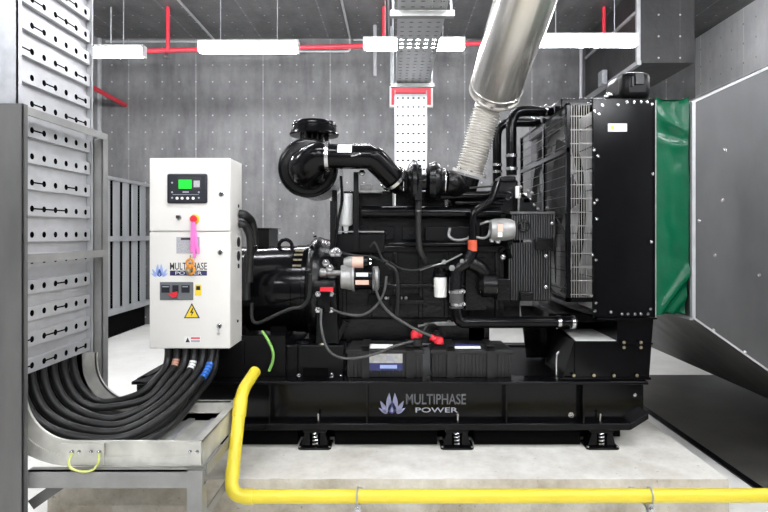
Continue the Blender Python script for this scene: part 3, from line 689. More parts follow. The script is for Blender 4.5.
# charging alternator
p = V(490, 229.5, 3.86)
b = MB(M['castgrey']); b.lathe(p, (1, 0, 0), [(0, .045), (.004, .066), (.03, .074), (.10, .078), (.14, .072), (.165, .06)], 28); ca = part(b, 'charging_alternator', t); ca['label'] = 'silver-grey round charging alternator'
b = MB(M['peach']); b.box(p.x + .04, p.x + .075, p.y - .08, p.y - .066, p.z - .015, p.z + .035); b.m(M['paper']); b.box(p.x + .04, p.x + .07, p.y - .078, p.y - .06, p.z - .05, p.z - .02); sub(b, 'rating_label', ca)
b = MB(M['cast']); b.bar(V(504, 240, 3.9), V(510, 258, 3.95), .03, .02); b.bar(V(512, 242, 3.9), V(500, 252, 3.95), .02, .02); sub(b, 'mounting_arm', ca)
for x, y in ((498, 241), (503, 257), (492, 240)): b = MB(M['chrome']); b.bolt(V(x, y, 3.86), (0, -1, 0), .012, .014); sub(b, 'mounting_bolt', ca)
# curved coolant tube with orange hose, lower hose and pipe
b = MB(M['black']); b.tube([V(497, 183, 3.98), V(494, 192, 3.95), V(490, 201, 3.92), V(477, 210, 3.88), V(473, 217, 3.87), V(472.5, 241, 3.87)], .027, 14); cp = part(b, 'coolant_tube', t)
b = MB(M['orange']); b.cyl(V(472.5, 240, 3.87), V(472.5, 251, 3.87), .032); sub(b, 'orange_hose', cp)
b = MB(M['cast']); b.tube([V(472, 251, 3.87), V(467, 262, 3.87), V(457, 270, 3.87), V(455, 291, 3.87)], .045, 16); b.tube([V(467, 262, 3.88), V(480, 268, 3.9), V(492, 285, 3.95)], .05, 14); b.lathe(V(478, 285, 3.9), (1, 0, 0), [(0, .06), (.03, .085), (.12, .085), (.13, .05)], 24); b.pbox(466, 486, 258, 310, 3.95, 4.05)
b.m(M['alu']); b.cyl(V(480, 289, 3.87), V(497, 289, 3.87), .03); b.bolt(V(452, 268, 3.82), (0, -1, 0), .014); b.bolt(V(462, 261, 3.82), (0, -1, 0), .01); part(b, 'water_pump', t)
b = MB(M['hose']); p = V(457, 291, 3.87); b.lathe(V(456.5, 289, 3.87), (0, 0, -1), [(0, .048)] + [(.01 + k * .01, .048 + .002 * (k % 2)) for k in range(11)] + [(.13, .048)], 24); hs = part(b, 'lower_hose', t)
for y in (291.5, 304): b = MB(M['chrome']); b.lathe(V(456.5, y, 3.87), (0, 0, -1), [(-.01, .051), (-.01, .054), (.01, .054), (.01, .051)], 24, cap=False); b.bolt(V(463.5, y, 3.84), (.3, -1, 0), .009, .02); sub(b, 'hose_clamp', hs)
# engine legs
b = MB(M['blackm']); b.hexa([W(X(316, 3.9), 3.88, .865), W(X(339, 3.9), 3.88, .865), W(X(339, 3.9), 3.98, .865), W(X(316, 3.9), 3.98, .865), W(X(318, 3.9), 3.9, 1.2), W(X(336, 3.9), 3.9, 1.2), W(X(336, 3.9), 3.98, 1.2), W(X(318, 3.9), 3.98, 1.2)]); part(b, 'engine_leg', t, bevel=.004)
b = MB(M['chrome']); p = W(X(322, 3.86), 3.93, .8545); b.lathe(p, (0, 0, 1), [(0, .05), (.012, .05), (.014, .02), (.03, .02)], 20); part(b, 'mount_washer', t)
b = MB(M['blackm']); b.dbox(.55, .66, 4.06, 4.7, .66, 1.05); part(b, 'engine_leg', t)
b = MB(M['redb']); b.pbox(320, 333, 287.5, 291.5, 3.82, 3.86); b.m(M['chrome'])
for x, y in ((318, 294), (331, 294), (318, 310), (331, 310)): b.bolt(V(x, y, 3.875), (0, -1, 0), .013, .012)
b.m(M['black']); b.pbox(321, 330, 291, 312, 3.84, 3.9); part(b, 'isolator_switch', t); 
b = MB(M['blackm']); b.bar(V(345.5, 322, 3.9), V(336, 343.5, 3.9), .03, .015); part(b, 'stay_bar', t)
# white breather bottle and bracket bars
b = MB(M['wplastic']); p = V(346, 225, 4.02); b.lathe(p, (0, 0, 1), [(-.06, .012), (-.01, .02), (0, .042), (.008, .048), (.215, .048), (.225, .044)], 20); bo = part(b, 'breather_bottle', t); bo['label'] = 'white cylindrical bottle'
b = MB(M['black']); b.tube([V(341, 176, 3.95), V(342, 200, 3.95), V(338, 222, 3.93), V(335, 248, 3.9)], .010, 8); part(b, 'vent_hose', t)
for x0, x1, y0, y1 in ((353.5, 358.5, 172, 252), (330, 335.5, 201, 252)):
    b = MB(M['blackm']); b.pbox(x0, x1, y0, y1, 3.93, 3.96); part(b, 'bracket_bar', t)
b = MB(M['alu']); b.pbox(359, 382, 190, 192.5, 4.0, 4.1); part(b, 'lifting_bracket', t)
b = MB(M['chrome']); b.bolt(V(362, 173, 3.93), (0, -1, 0), .016, .02); part(b, 'bracket_bolt', t)
b = MB(M['alu']); b.pbox(361, 372, 184, 190, 4.05, 4.1); part(b, 'lifting_eye', t, bevel=.003)
# belt guard
b = MB(M['wire']); b.pbox(510, 555, 211.5, 214, 3.93, 4.25)
bg = part(b, 'belt_guard', t, bevel=.002)
b = MB(M['blackm']); b.pbox(511, 553.5, 214, 239, 3.97, 4.25); b.pbox(508, 551, 243, 301, 3.97, 4.2); sub(b, 'guard_back', bg)
b = MB(M['wire'])
for k in range(18): x = 512 + k * 2.45; b.pbox(x, x + .9, 214, 240, 3.95, 3.97)
for k in range(17): x = 509 + k * 2.5; b.pbox(x, x + .8, 243, 300, 3.95, 3.97)
sub(b, 'guard_slats', bg)
for x, y in ((552, 223), (546, 256), (546, 287)): b = MB(M['chrome']); b.bolt(V(x, y, 3.945), (0, -1, 0), .010); sub(b, 'guard_bolt', bg)
for e_ in ((536, 553, 238, 250, 3.9, 3.95), (521, 534, 292, 301, 3.88, 3.95), (497, 511, 279, 301, 3.9, 4.1)):
    b = MB(M['cast']); b.pbox(*e_); part(b, 'pulley_cover', t, bevel=.006)
b = MB(M['cast']); b.torus(V(524, 226, 3.94), (0, 1, 0), .035, .008, 20, 8); part(b, 'pulley', t)
b = MB(M['paper']); b.pbox(516, 519.5, 186, 198, 4.02, 4.05); b.pbox(520, 527, 193, 198, 4.0, 4.05); b.pbox(523, 531, 198, 203, 4.0, 4.05); part(b, 'connector_block', t, bevel=.004)
b = MB(M['alu']); 
for x, y in ((521, 187), (528, 191), (534, 205), (538, 209), (532, 193), (547, 208)): b.ball(V(x, y, 4.0), .012, 6)
b.m(M['cast']); b.hexa([V(519, 212, 4.0), V(540, 212, 4.0), V(540, 212, 4.1), V(519, 212, 4.1), V(521, 192, 4.0), V(529, 198, 4.0), V(529, 198, 4.1), V(521, 192, 4.1)])
b.torus(V(508, 196, 4.0), (0, 1, 0), .028, .009, 18, 8); part(b, 'thermostat_fittings', t)
# thin wires and tubes
for pts, r, m in (
    ([V(390, 262, 3.9), V(400, 268, 3.86), V(412, 270, 3.85), V(420, 269, 3.86), V(432, 265, 3.87)], .006, 'rubber'),
    ([V(450, 228, 3.93), V(449, 236, 3.92), V(456, 240, 3.9), V(466, 239, 3.9), V(470, 236, 3.9)], .010, 'alu'),
    ([V(475, 237, 3.88), V(484, 238, 3.86), V(489, 234, 3.85), V(490, 222, 3.9), V(480, 224, 3.92)], .009, 'alu'),
    ([V(470, 188, 3.95), V(482, 187, 3.95), V(494, 186, 3.97)], .007, 'rubber'),
    ([V(340, 252, 3.9), V(352, 255, 3.86), V(372, 257, 3.87), V(384, 262, 3.9)], .008, 'rubber'),
    ([V(386, 263, 3.85), V(396, 271, 3.83), V(398, 290, 3.84), V(397, 315, 3.87)], .012, 'rubber'),
    ([V(370, 247, 3.9), V(375, 243, 3.88), V(382, 258, 3.87), V(388, 262, 3.86)], .008, 'rubber')):
    b = MB(M[m]); b.tube(pts, r, 8, 6); part(b, 'pipe' if m == 'alu' else 'wire', t)

# ------------------------------------------------------------------ air cleaner and intake pipe
t = thing('air_cleaner', 'big black round air cleaner with rain cap above the alternator', 'air cleaner', V(308, 190, 4.0))
p = V(307.5, 167.5, 3.92)
b = MB(M['black']); b.lathe(p, (0, 1, 0), [(.0, .185), (.004, .205), (.02, .212), (.045, .212), (.05, .203), (.06, .203), (.55, .203), (.56, .19)], 48); part(b, 'canister', t)
b = MB(M['blackm']); b.lathe(p + Vector((0, -.004, 0)), (0, 1, 0), [(0, .12), (0, .178), (.006, .186)], 40); part(b, 'end_cover', t)
b = MB(M['black']); ip = [p + Vector((.01, -.002, -.01)), p + Vector((.03, -.10, -.0)), V(318, 157, 3.76), V(328, 156.5, 3.75)]
b.tube(ip, [.15, .149, .147, .144, .14, .135, .13, .124, .119, .115, .111, .107, .103, .100, .098, .096, .094, .092, .09][:19], 24, 6); part(b, 'rubber_elbow', t)
pp = [V(326, 156.5, 3.75), V(372, 156.5, 3.77), V(394, 179, 3.9)]
b = MB(M['black']); b.tube(rounded(pp, .014, 1), .084, 28, 1); ipo = part(b, 'intake_pipe', t, angle=30)
for q, d in ((V(327.5, 156.5, 3.75), (1, 0, 0)), (V(393, 178, 3.895), (V(394, 179, 3.9) - V(372, 156.5, 3.77)))):
    d = Vector(d).normalized(); b = MB(M['chrome']); b.lathe(q - d * .012, d, [(0, .096), (0, .102), (.024, .102), (.024, .096)], 32, cap=False); part(b, 'hose_clamp', t)
b = MB(M['black']); q = V(394, 179, 3.9); e_ = V(404, 182, 3.93); b.tube([q, e_ + Vector((-.04, 0, 0)), e_ + Vector((-.006, 0, 0))], .088, 24, 1); part(b, 'compressor_hose', t)
b = MB(M['paper']); a = V(338, 150, 3.685)
n = 6; r = .0845; cc = V(326, 156.5, 3.755)
for k in range(n):
    a0, a1 = [math.radians(62 + 50 * (k + e) / n) for e in (0, 1)]
    b.poly([Vector((X(xx, 3.75), cc.y - r * math.cos(aa - .9), cc.z + r * math.sin(aa - .9))) for xx, aa in ((338.5, a0), (352.5, a0), (352.5, a1), (338.5, a1))])
part(b, 'paper_label', t)
b = MB(M['chrome']); b.tube([V(351, 156, 3.66), V(356, 155, 3.655), V(360, 153.5, 3.66)], .005, 6); b.ball(V(360, 154, 3.66), .009, 6); part(b, 'gauge_nipple', t)
q = p + Vector((.02, .2, .175))
b = MB(M['black']); b.cyl(q, q + Vector((0, 0, .09)), .055); part(b, 'cap_neck', t)
b = MB(M['black']); b.lathe(q + Vector((0, 0, .075)), (0, 0, 1), [(0, .05), (.004, .176), (.014, .183), (.028, .174), (.070, .160), (.076, .164), (.092, .162), (.106, .15), (.116, .09), (.119, 0)], 40, cap=False); rc = part(b, 'rain_cap', t)
b = MB(M['blackm'])
for k in range(16): a = 2 * PI * k / 16; b.cyl(q + Vector((.10 * math.cos(a), .10 * math.sin(a), .02)), q + Vector((.10 * math.cos(a),   .10 * math.sin(a), .078)), .006, n=6)
part(b, 'cap_screen', t)
b = MB(M['blackm']); b.pbox(332, 337, 190, 233, 4.1, 4.13); part(b, 'support_strap', t)

# ------------------------------------------------------------------ exhaust
A, B = V(469.5, 172.5, 4.12), V(490.5, 98, 4.04); ax = (B - A).normalized(); Ln = (B - A).length
t = thing('exhaust_bellows', 'ribbed steel exhaust bellows between turbocharger and silver pipe', 'bellows', A)
b = MB(M['bellows']); prof = []; nn = 30
for k in range(nn * 4 + 1):
    s = k / (nn * 4); prof.append((.012 + s * (Ln - .07),   .099 + .0045 * math.sin(s * nn * 2 * PI)))
C0 = V(494.5, 92.5, 4.02); ax2 = (V(525, 0, 3.40) - C0).normalized()
nr = 23; tb_ = Ln * .84
b.lathe(A, ax, [(.012 + (tb_ - .012) * k / (nr * 6), .097 + .0075 * math.sin(k * PI / 3)) for k in range(nr * 6 + 1)], 36); part(b, 'bellows_body', t, angle=80)
b = MB(M['bellows']); b.lathe(A, ax, [(-.014, .09), (-.014, .127), (.006, .127), (.008, .10)], 32); b.m(M['chrome'])
u, v = frame_of(ax)
for k in range(8): a = k * PI / 4; b.bolt(A + ax * .006 + (u * math.cos(a) + v * math.sin(a)) * .113, ax, .009, .012)
part(b, 'flange', t)
t = thing('exhaust_pipe', 'fat shiny stainless exhaust pipe rising to the ceiling', 'exhaust pipe', B)
L2 = (4.95 - C0.z) / ax2.z
b = MB(M['stainless']); b.lathe(C0, ax2, [(.0, .10), (.01, .178), (.06, .186), (.062, .19), (.075, .19), (.077, .186), (L2, .186)], 64); part(b, 'pipe_shell', t)
b = MB(M['bellows']); b.lathe(C0, ax2, [(-.02, .10), (-.02, .165), (-.008, .17), (.004, .187), (.012, .187)], 40); fl = part(b, 'end_flange', t)
b = MB(M['bellows']); b.tube([A + ax * (tb_ + .003), A + ax * (tb_ + .03), A + ax * (Ln - .01), C0 - ax2 * .015], .098, 28, 6); part(b, 'inlet_bend', t)
b = MB(M['alu']); u, v = frame_of(ax2)
for k in range(10): a = k * PI / 5; q = C0 + (u * math.cos(a) + v * math.sin(a)) * .168; b.bar(q - ax2 * .008, q + ax2 * .03, .022, .03)
sub(b, 'flange_lug', fl)
b = MB(M['galv'])
s_ = C0 + ax2 * (L2 - .25)
b.cyl(s_ + Vector((.25, 0, -.1)), (s_.x + .25, s_.y, RH), .01, n=8); b.cyl(s_ + Vector((-.25, 0, -.1)), (s_.x - .25, s_.y, RH), .01, n=8); b.bar(s_ + Vector((-.28, 0, -.24)), s_ + Vector((.28, 0, -.24)), .04); part(b, 'pipe_hanger', t)

# ------------------------------------------------------------------ radiator
t = rad = thing('radiator', 'tall black radiator with wire fan guard at the right end', 'radiator', W(1.45, 4.4, .65))
gx, rx0, rx1, rz0, rz1, rD0, rD1 = 1.17, X(592.5, 3.73), X(655, 3.73), Z(317, 3.73), Z(98.5, 3.73), 3.73, 5.12
b = MB(M['black']); b.dbox(rx0, rx1, rD0, rD0 + .012, rz0, rz1); b.dbox(rx0, rx0 + .012, rD0 - .012, rD0, rz0, rz1); part(b, 'side_panel', t, bevel=.002)
b = MB(M['black']); b.dbox(rx0 + .02, rx1, rD0 - .03, rD0 + .01, rz0 - .012, rz0 - .002); b.dbox(rx1 - .012, rx1, rD0 - .006, rD1, rz0, rz1); b.dbox(rx0, rx1, rD1 - .012, rD1, rz0, rz1); b.dbox(rx0, rx1, rD0 + .012, rD1, rz0, rz0 + .04); part(b, 'frame', t)
b = MB(M['core']); b.dbox(rx0 + .005, rx1 - .06, rD0 + .03, rD1 - .02, rz0 + .05, rz1 - .08)
b.m(M['blackm'])
for k in range(9): z = rz0 + .12 + k * .145; b.dbox(rx0 - .002, rx0 + .006, rD0 + .03, rD1 - .02, z, z + .006)
part(b, 'core', t)
b = MB(M['black']); b.dbox(rx0 - .1, rx1 - .05, 4.1, rD1 - .05, rz1 - .07, 2.62); b.dbox(rx0, rx1 - .012, rD0 + .012, 4.1, rz1 - .02, rz1); part(b, 'header_tank', t, bevel=.02)
b = MB(M['paper']); b.pbox(608, 627, 123.5, 131.5, rD0 - .0015, rD0); b.m(M['yel']); b.pbox(611, 614, 126, 129, rD0 - .002, rD0 - .001); part(b, 'sticker', t)
b = MB(M['chrome'])
for x, y in ((602, 105), (618, 105), (627, 102), (634, 102), (641, 102), (647, 102), (652, 104), (594.5, 111), (599, 114), (594, 150), (598, 156), (594.5, 203), (597, 200), (597, 219), (592.5, 255), (596, 260), (591.5, 296), (596, 303), (653, 174), (651.5, 242), (650.5, 309), (595, 311), (611, 312), (622, 314), (628, 314), (635, 314), (641, 314), (648, 314)):
    b = MB(M['chrome']); b.bolt(V(x, y, rD0 - .004 - (.014 if x < 598 else 0)), (0, -1, 0), .0065, .008); part(b, 'panel_bolt', t)
b = MB(M['blackm']); b.dbox(X(622, 3.76), X(653, 3.76), 3.76, 4.09, 2.528, Z(70, 3.76)); part(b, 'filler_box', t, bevel=.05)
b = MB(M['ink']); b.pbox(632, 634, 76, 86, 3.75, 3.76); b.pbox(636, 644, 74, 84, 3.745, 3.76); part(b, 'filler_latch', t)
b = MB(M['chrome']); b.ball(V(607, 97, 3.9), .02, 6); b.ball(V(612, 95, 3.9), .018, 6); b.cyl(V(609, 98, 3.95), V(609, 93, 3.95), .02); part(b, 'vent_plug', t)
# shroud with the round fan opening
b = MB(M['black']); cD_, cz_, R_ = 4.42, 1.80, .645; sx = 1.25; q = 48; inn = []; out = []
for k in range(q):
    a = 2 * PI * (k + .5) / q; ca, sa = math.cos(a), math.sin(a); s = min((.66 if ca > 0 else .66) / max(abs(ca), 1e-6), (.70 if sa > 0 else .70) / max(abs(sa), 1e-6))
    inn.append(W(sx, cD_ + R_ * ca, cz_ + R_ * sa)); out.append(W(sx, cD_ + ca * s, cz_ + sa * s))
A_, B_ = b.verts(inn), b.verts(out); C_ = b.verts([p + Vector((.05, 0, 0)) for p in inn])
for k in range(q): b._f([A_[k], A_[(k + 1) % q], B_[(k + 1) % q], B_[k]]); b._f([A_[k], C_[k], C_[(k + 1) % q], A_[(k + 1) % q]])
part(b, 'fan_shroud', t)
b = MB(M['blackm']); fc = W(1.28, cD_, cz_); b.lathe(fc - Vector((.06, 0, 0)), (1, 0, 0), [(0, .1), (.01, .12), (.09, .12)], 24)
for k in range(7):
    a = 2 * PI * k / 7 + .2; e = Vector((0, math.cos(a), math.sin(a))); f = Vector((0, -math.sin(a), math.cos(a)))
    pts = [fc + e * .1 + f * .06 + Vector((.02, 0, 0)), fc + e * .1 - f * .06 - Vector((.04, 0, 0)), fc + e * .56 - f * .10 - Vector((.03, 0, 0)), fc + e * .56 + f * .09 + Vector((.02, 0, 0))]
    b.prism(pts, (.006, 0, 0))
part(b, 'fan', t)
# guard: posts, wires
gz0, gz1 = 1.17, 2.495
b = MB(M['black'])
for D in (3.73, 4.31, 5.08): b.dbox(gx - .012, gx + .012, D, D + .035, gz0, gz1)
b.dbox(gx - .012, rx0, 3.73, 3.75, gz1 - .012, gz1); b.dbox(gx - .012, gx + .012, 3.73, 5.1, gz1 - .012, gz1); b.dbox(gx - .016, gx + .006, 3.73, 5.1, 2.17, 2.20); b.dbox(gx - .012, gx + .012, 3.73, 5.1, gz0, gz0 + .02); b.dbox(gx - .012, rx0, 3.73, 3.75, gz0, gz0 + .03)
b.m(M['chrome'])
for D in (4.325, 5.095):
    for z in (1.9, 2.1, 2.3, 2.46): b.bolt(W(gx - .012, D, z), (-1, 0, 0), .008)
gd = part(b, 'fan_guard', t)
b = MB(M['wire']); D = 3.78
while D < 5.07: b.dbox(gx - .0008, gx + .0008, D - .0008, D + .0008, gz0, gz1); D += .03
for k in range(20): z = gz0 + .02 + k * .069; b.dbox(gx - .002, gx + .002, 3.75, 5.08, z - .0015, z + .0015)
sub(b, 'side_mesh', gd)
b = MB(M['wirel']); x = gx + .022
while x < rx0 - .01: b.dbox(x - .0016, x + .0016, 3.735, 3.738, gz0 + .03, gz1 - .012); x += .0165
z = gz0 + .05
while z < gz1 - .03: b.dbox(gx, rx0, 3.733, 3.7365, z - .0022, z + .0022); z += .0915
sub(b, 'front_mesh', gd)
# stand under the radiator
b = MB(M['black'])
b.hexa([W(X(617, 3.75), 3.75, .65), W(X(649, 3.75), 3.75, .65), W(X(649, 3.75), 5.0, .65), W(X(617, 3.75), 5.0, .65), W(X(617, 3.75), 3.75, rz0 - .012), W(X(653.5, 3.75), 3.75, rz0 - .012), W(X(653.5, 3.75), 5.0, rz0 - .012), W(X(617, 3.75), 5.0, rz0 - .012)])
b.dbox(X(575, 3.75), X(617, 3.75), 3.75, 4.25, .65, .906); b.dbox(X(560, 3.75), X(650, 3.75), 3.735, 3.75, .65, .665); b.dbox(X(617, 3.74), X(652, 3.74), 3.725, 3.75, .888, .897)
b.hexa([W(X(561, 3.8), 3.76, .65), W(X(575, 3.75), 3.76, .65), W(X(575, 3.75), 4.2, .65), W(X(561, 3.8), 4.2, .65), W(1.215, 3.76, .906), W(X(575, 3.75), 3.76, .906), W(X(575, 3.75), 4.2, .906), W(1.215, 4.2, .906)])
b.dbox(1.18, 1.6, 4.3, 5.0, .65, rz0 - .012); b.dbox(1.1, 1.5, 3.96, 5.0, 1.0, 1.06); b.prism([W(1.05, 4.4, .65), W(1.2, 4.4, .65), W(1.2, 4.4, 1.06), W(1.0, 4.4, 1.06)], (0, .02, 0)); part(b, 'radiator_stand', t)
b = MB(M['paper']); b.prism([W(X(576, 3.75), 3.755, .9065), W(X(616.5, 3.75), 3.755, .9065), W(X(616.5, 3.75), 3.86, .9065), W(X(599, 4.22), 4.22, .9065), W(X(562, 4.22), 4.22, .9065)], (0, 0, .003)); part(b, 'stand_top_white', t)  # thin white layer over the top of the stand
for x, y, D in ((624, 342.5, 3.722), (641, 342.5, 3.722), (624, 347.5, 3.747), (641, 347.5, 3.747), (574, 375.5, 3.733), (594, 375.5, 3.733), (614, 375.5, 3.733), (637, 375.5, 3.733)):
    b = MB(M['brass']); b.bolt(V(x, y, D), (0, -1, 0), .0072); part(b, 'stand_bolt', t)
# coolant pipes
def hose_run(label, pts, r, clamps, rr=.12, m='black'):
    t = thing('coolant_pipe', label, 'pipe', pts[0])
    b = MB(M[m]); b.tube(rounded(pts, rr, 8), r, 18, 1); part(b, 'pipe_body', t)
    for q, d in clamps:
        d = Vector(d).normalized(); b = MB(M['chrome']); b.lathe(Vector(q) - d * .011, d, [(0, r + .001), (0, r + .007), (.022, r + .007), (.022, r + .001)], 24, cap=False); part(b, 'hose_clamp', t)
    return t
hose_run('front black coolant pipe rising beside the engine and bending to the radiator top', [V(511.5, 175.3, 4.2), V(511, 111, 4.2), Vector((1.215, V(0, 0, 4.3).y, 2.565))], .040, [(V(511.3, 156, 4.2), (0, 0, 1)), (V(511.4, 169, 4.2), (0, 0, 1)), (Vector((1.16, V(0, 0, 4.29).y, 2.564)), (1, .05, 0))])
hose_run('rear black coolant pipe just behind the front one, bending to the radiator top', [V(497, 186, 4.6), V(497, 123, 4.6), Vector((1.215, V(0, 0, 4.66).y, 2.55))], .036, [(V(497, 165, 4.6), (0, 0, 1)), (V(497, 172, 4.6), (0, 0, 1)), (Vector((1.16, V(0, 0, 4.66).y, 2.55)), (1, .05, 0))])
hose_run('glossy black coolant pipe running level below the belt guard to the radiator foot', [V(456.6, 309.6, 3.87), V(459, 322.5, 3.86), V(576, 322, 3.86)], .040, [(V(558.5, 322, 3.86), (1, 0, 0)), (V(572.5, 322, 3.86), (1, 0, 0))], .13)

b = MB(M['black']); b.dbox(rx1 - .01, rx1 + .05, 3.88, 5.0, rz0 + .10, rz0 + .115); b.dbox(rx1 - .01, rx1 + .05, 3.88, 5.0, rz1 - .115, rz1 - .10); b.dbox(rx1 - .01, rx1 + .05, 3.88, 3.89, rz0 + .10, rz1 - .10); b.dbox(rx1 - .01, rx1 + .05, 4.99, 5.0, rz0 + .10, rz1 - .10); part(b, 'outlet_collar', rad)
# green canvas connector
b = MB(M['green'])
x0, x1 = rx1 + .006, 1.972; NU, NS = 18, 60; rings = []
for iu in range(NU + 1):
    u = iu / NU; loop = []
    x = x0 + (x1 - x0) * u; sag = -.022 * math.sin(PI * u)
    y0, y1, z0, z1 = 3.742 - CD - .008 * u, 5.10 - CD, rz0 + .012, rz1 + .012
    cs = [(y0, z0), (y0, z1), (y1, z1), (y1, z0)]
    for s in range(4):
        (ya, za), (yb, zb) = cs[s], cs[(s + 1) % 4]
        for k in range(NS):
            f = k / NS; y = ya + (yb - ya) * f; z = za + (zb - za) * f
            nx = [(-1, 0), (0, 1), (1, 0), (0, -1)][s]
            w = sag + .010 * noise.noise(Vector((u * 3, s * 5 + f * 9, 1))) * math.sin(PI * u)
            if s == 0:
                g = math.exp(-((f - .93 + .10 * u) / .022) ** 2) - .7 * math.exp(-((f - .86 + .06 * u) / .022) ** 2) + .6 * math.exp(-((f - .80 + .02 * u) / .02) ** 2)
                w += .020 * g * math.sin(PI * u) ** .6
                d = f - .20 * max(0, u - .08) / .92
                w += .024 * math.exp(-(d / .022) ** 2) * min(1, u * 3)
                if d < 0: w += d * .28 + .012 * math.sin(-d * 70)
            loop.append((x + (.006 * noise.noise(Vector((f * 6, s, 3))) if iu == NU else 0), y + nx[0] * w, z + nx[1] * w))
    rings.append(b.verts(loop))
for p, q in zip(rings, rings[1:]):
    for k in range(len(p)): b._f([p[k], p[(k + 1) % len(p)], q[(k + 1) % len(q)], q[k]])
t = thing('canvas_connector', 'green canvas sleeve between radiator and metal duct', 'canvas sleeve', W(1.87, 4.4, 1.08))
o = part(b, 'canvas', t, angle=60)
b = MB(M['galvl']); b.dbox(x0 - .004, x0 + .004, 3.735, 3.745, rz0, rz1 - .01); part(b, 'fixing_strip', t)

# discharge duct (flaring) and attenuator box
t = dct = thing('discharge_duct', 'flaring dull metal duct at right, beyond the green canvas', 'duct', W(2.4, 4.6, .33))
Ra = [W(1.995, 3.73, 1.07), W(1.995, 5.14, 1.07), W(1.995, 5.14, 2.50), W(1.995, 3.73, 2.50)]
Rb = [W(2.93, 3.40, .335), W(2.93, 6.38, .335), W(2.93, 6.38, 2.93), W(2.93, 3.40, 2.93)]
b = MB(M['duct']); b.hexa([Ra[0], Ra[1], Ra[2], Ra[3], Rb[0], Rb[1], Rb[2], Rb[3]]); part(b, 'duct_shell', t)
for k in (0, 2, 3):
    b = MB(M['galvl']); b.bar(Ra[k] + Vector((0, -.004, 0)), Rb[k] + Vector((0, -.004, 0)), .010, .012); part(b, 'corner_seam', t)
b = MB(M['galvl']); b.bar(Ra[0] + Vector((-.005, -.012, 0)), Ra[3] + Vector((-.005, -.012, 0)), .022, .03); b.bar(Ra[0] + Vector((-.005, 0, -.01)), Ra[1] + Vector((-.005, 0, -.01)), .022, .02); part(b, 'end_flange', t)
b = MB(M['chrome'])
nrm = (Rb[0] - Ra[0]).cross(Ra[3] - Ra[0]).normalized()
if nrm.y > 0: nrm = -nrm
def on_panel(x, y):                                                     # point of the near duct panel seen at that pixel
    d = V(x, y, 1.0) - W(0, 0, HC); o = W(0, 0, HC); k = (Ra[0] - o).dot(nrm) / d.dot(nrm); return o + d * k
for x, y in ((725, 149.5), (722.5, 200), (759, 275), (699, 221), (715, 255)): b.bolt(on_panel(x, y), nrm, .007, .006)
e = (Rb[0] - Ra[0])
for s in (.12, .3, .5): b.bolt(Ra[0] + e * s + Vector((0, -.006, .01)), nrm, .007, .006)
part(b, 'duct_screws', t)
b = MB(M['duct']); b.dbox(2.95, 5.38, 3.35, 6.42, .335, 2.95); at = solo(b, 'discharge_attenuator', 'large metal attenuator box behind the flaring duct at the right wall', 'attenuator')

# ------------------------------------------------------------------ batteries, leads
def battery(x0, x1, label, lab):
    D0 = 3.80; a, c = X(x0, D0), X(x1, D0); D1 = 4.02; z0, z1 = .649, .842
    t = thing('battery', label, 'battery', W((a + c) / 2, D0 + .11, z0), 'starter batteries')
    b = MB(M['bat']); b.dbox(a + .012, c - .012, D0 + .008, D1 - .008, z0, z1 - .03)
    k = a + .03
    while k < c - .03: b.dbox(k, k + .006, D0 + .004, D0 + .009, z0, z1 - .035); k += .025
    part(b, 'battery_case', t, bevel=.004)
    b = MB(M['bat']); b.dbox(a, c, D0, D1, z1 - .032, z1 - .008); b.hexa([W(a + .01, D0 + .01, z1 - .008), W(c - .01, D0 + .01, z1 - .008), W(c - .01, D1 - .01, z1 - .008), W(a + .01, D1 - .01, z1 - .008), W(a + .03, D0 + .06, z1 + .02), W(c - .05, D0 + .06, z1 + .02), W(c - .05, D1 - .02, z1 + .02), W(a + .03, D1 - .02, z1 + .02)]); part(b, 'lid', t, bevel=.003)
    for s in lab['straps']:
        b = MB(M['rubber']); xx = X(s, D0 - .008); w = .026
        b.dbox(xx - w, xx + w, D0 - .012, D0 - .006, lab.get('sz', z0), z1 - .006); b.dbox(xx - w, xx + w, D0 - .012, D1, z1 + .021, z1 + .026)
        b.hexa([W(xx - w, D0 - .012, z1 - .012), W(xx + w, D0 - .012, z1 - .012), W(xx + w, D0 + .06, z1 + .020), W(xx - w, D0 + .06, z1 + .020), W(xx - w, D0 - .012, z1 - .006), W(xx + w, D0 - .012, z1 - .006), W(xx + w, D0 + .06, z1 + .026), W(xx - w, D0 + .06, z1 + .026)]); part(b, 'hold_down_strap', t)
    return t, a, c, D0, D1, z1
t, a, c, D0, D1, z1 = battery(345.5, 424.5, 'left battery, with white and blue label, on the base frame', dict(straps=(365.5, 410)))
M['blabel'] = mat('worn_white_label', (.42, .42, .40), .5, var=.2, scale=40)
b = MB(M['blabel']); b.pbox(368, 402.5, 353.5, 363, D0 + .001, D0 + .006); b.m(M['silverp']); b.pbox(386, 393, 356, 361, D0, D0 + .002); lb = part(b, 'battery_label', t)
b = MB(M['bluel']); b.pbox(368, 402.5, 363, 370.5, D0 + .001, D0 + .006); b.m(M['lblue']); b.pbox(380, 397, 365, 368.5, D0, D0 + .002); sub(b, 'label_band', t)
b = MB(M['ink']); b.text('GFP2', W(X(371, D0), D0 - .0005, Z(358.5, D0)), (1, 0, 0), (0, 0, 1), .09, .02, .03); b.free = None
b.bm.free()
b = MB(M['paper']); b.hexa([W(X(369, D0), D0 + .02, z1 + .0) , W(X(393, D0), D0 + .02, z1 + .0), W(X(393, D0), D0 + .058, z1 + .021), W(X(369, D0), D0 + .058, z1 + .021), W(X(369, D0), D0 + .019, z1 + .002), W(X(393, D0), D0 + .019, z1 + .002), W(X(393, D0), D0 + .057, z1 + .023), W(X(369, D0), D0 + .057, z1 + .023)]); part(b, 'lid_label', t)
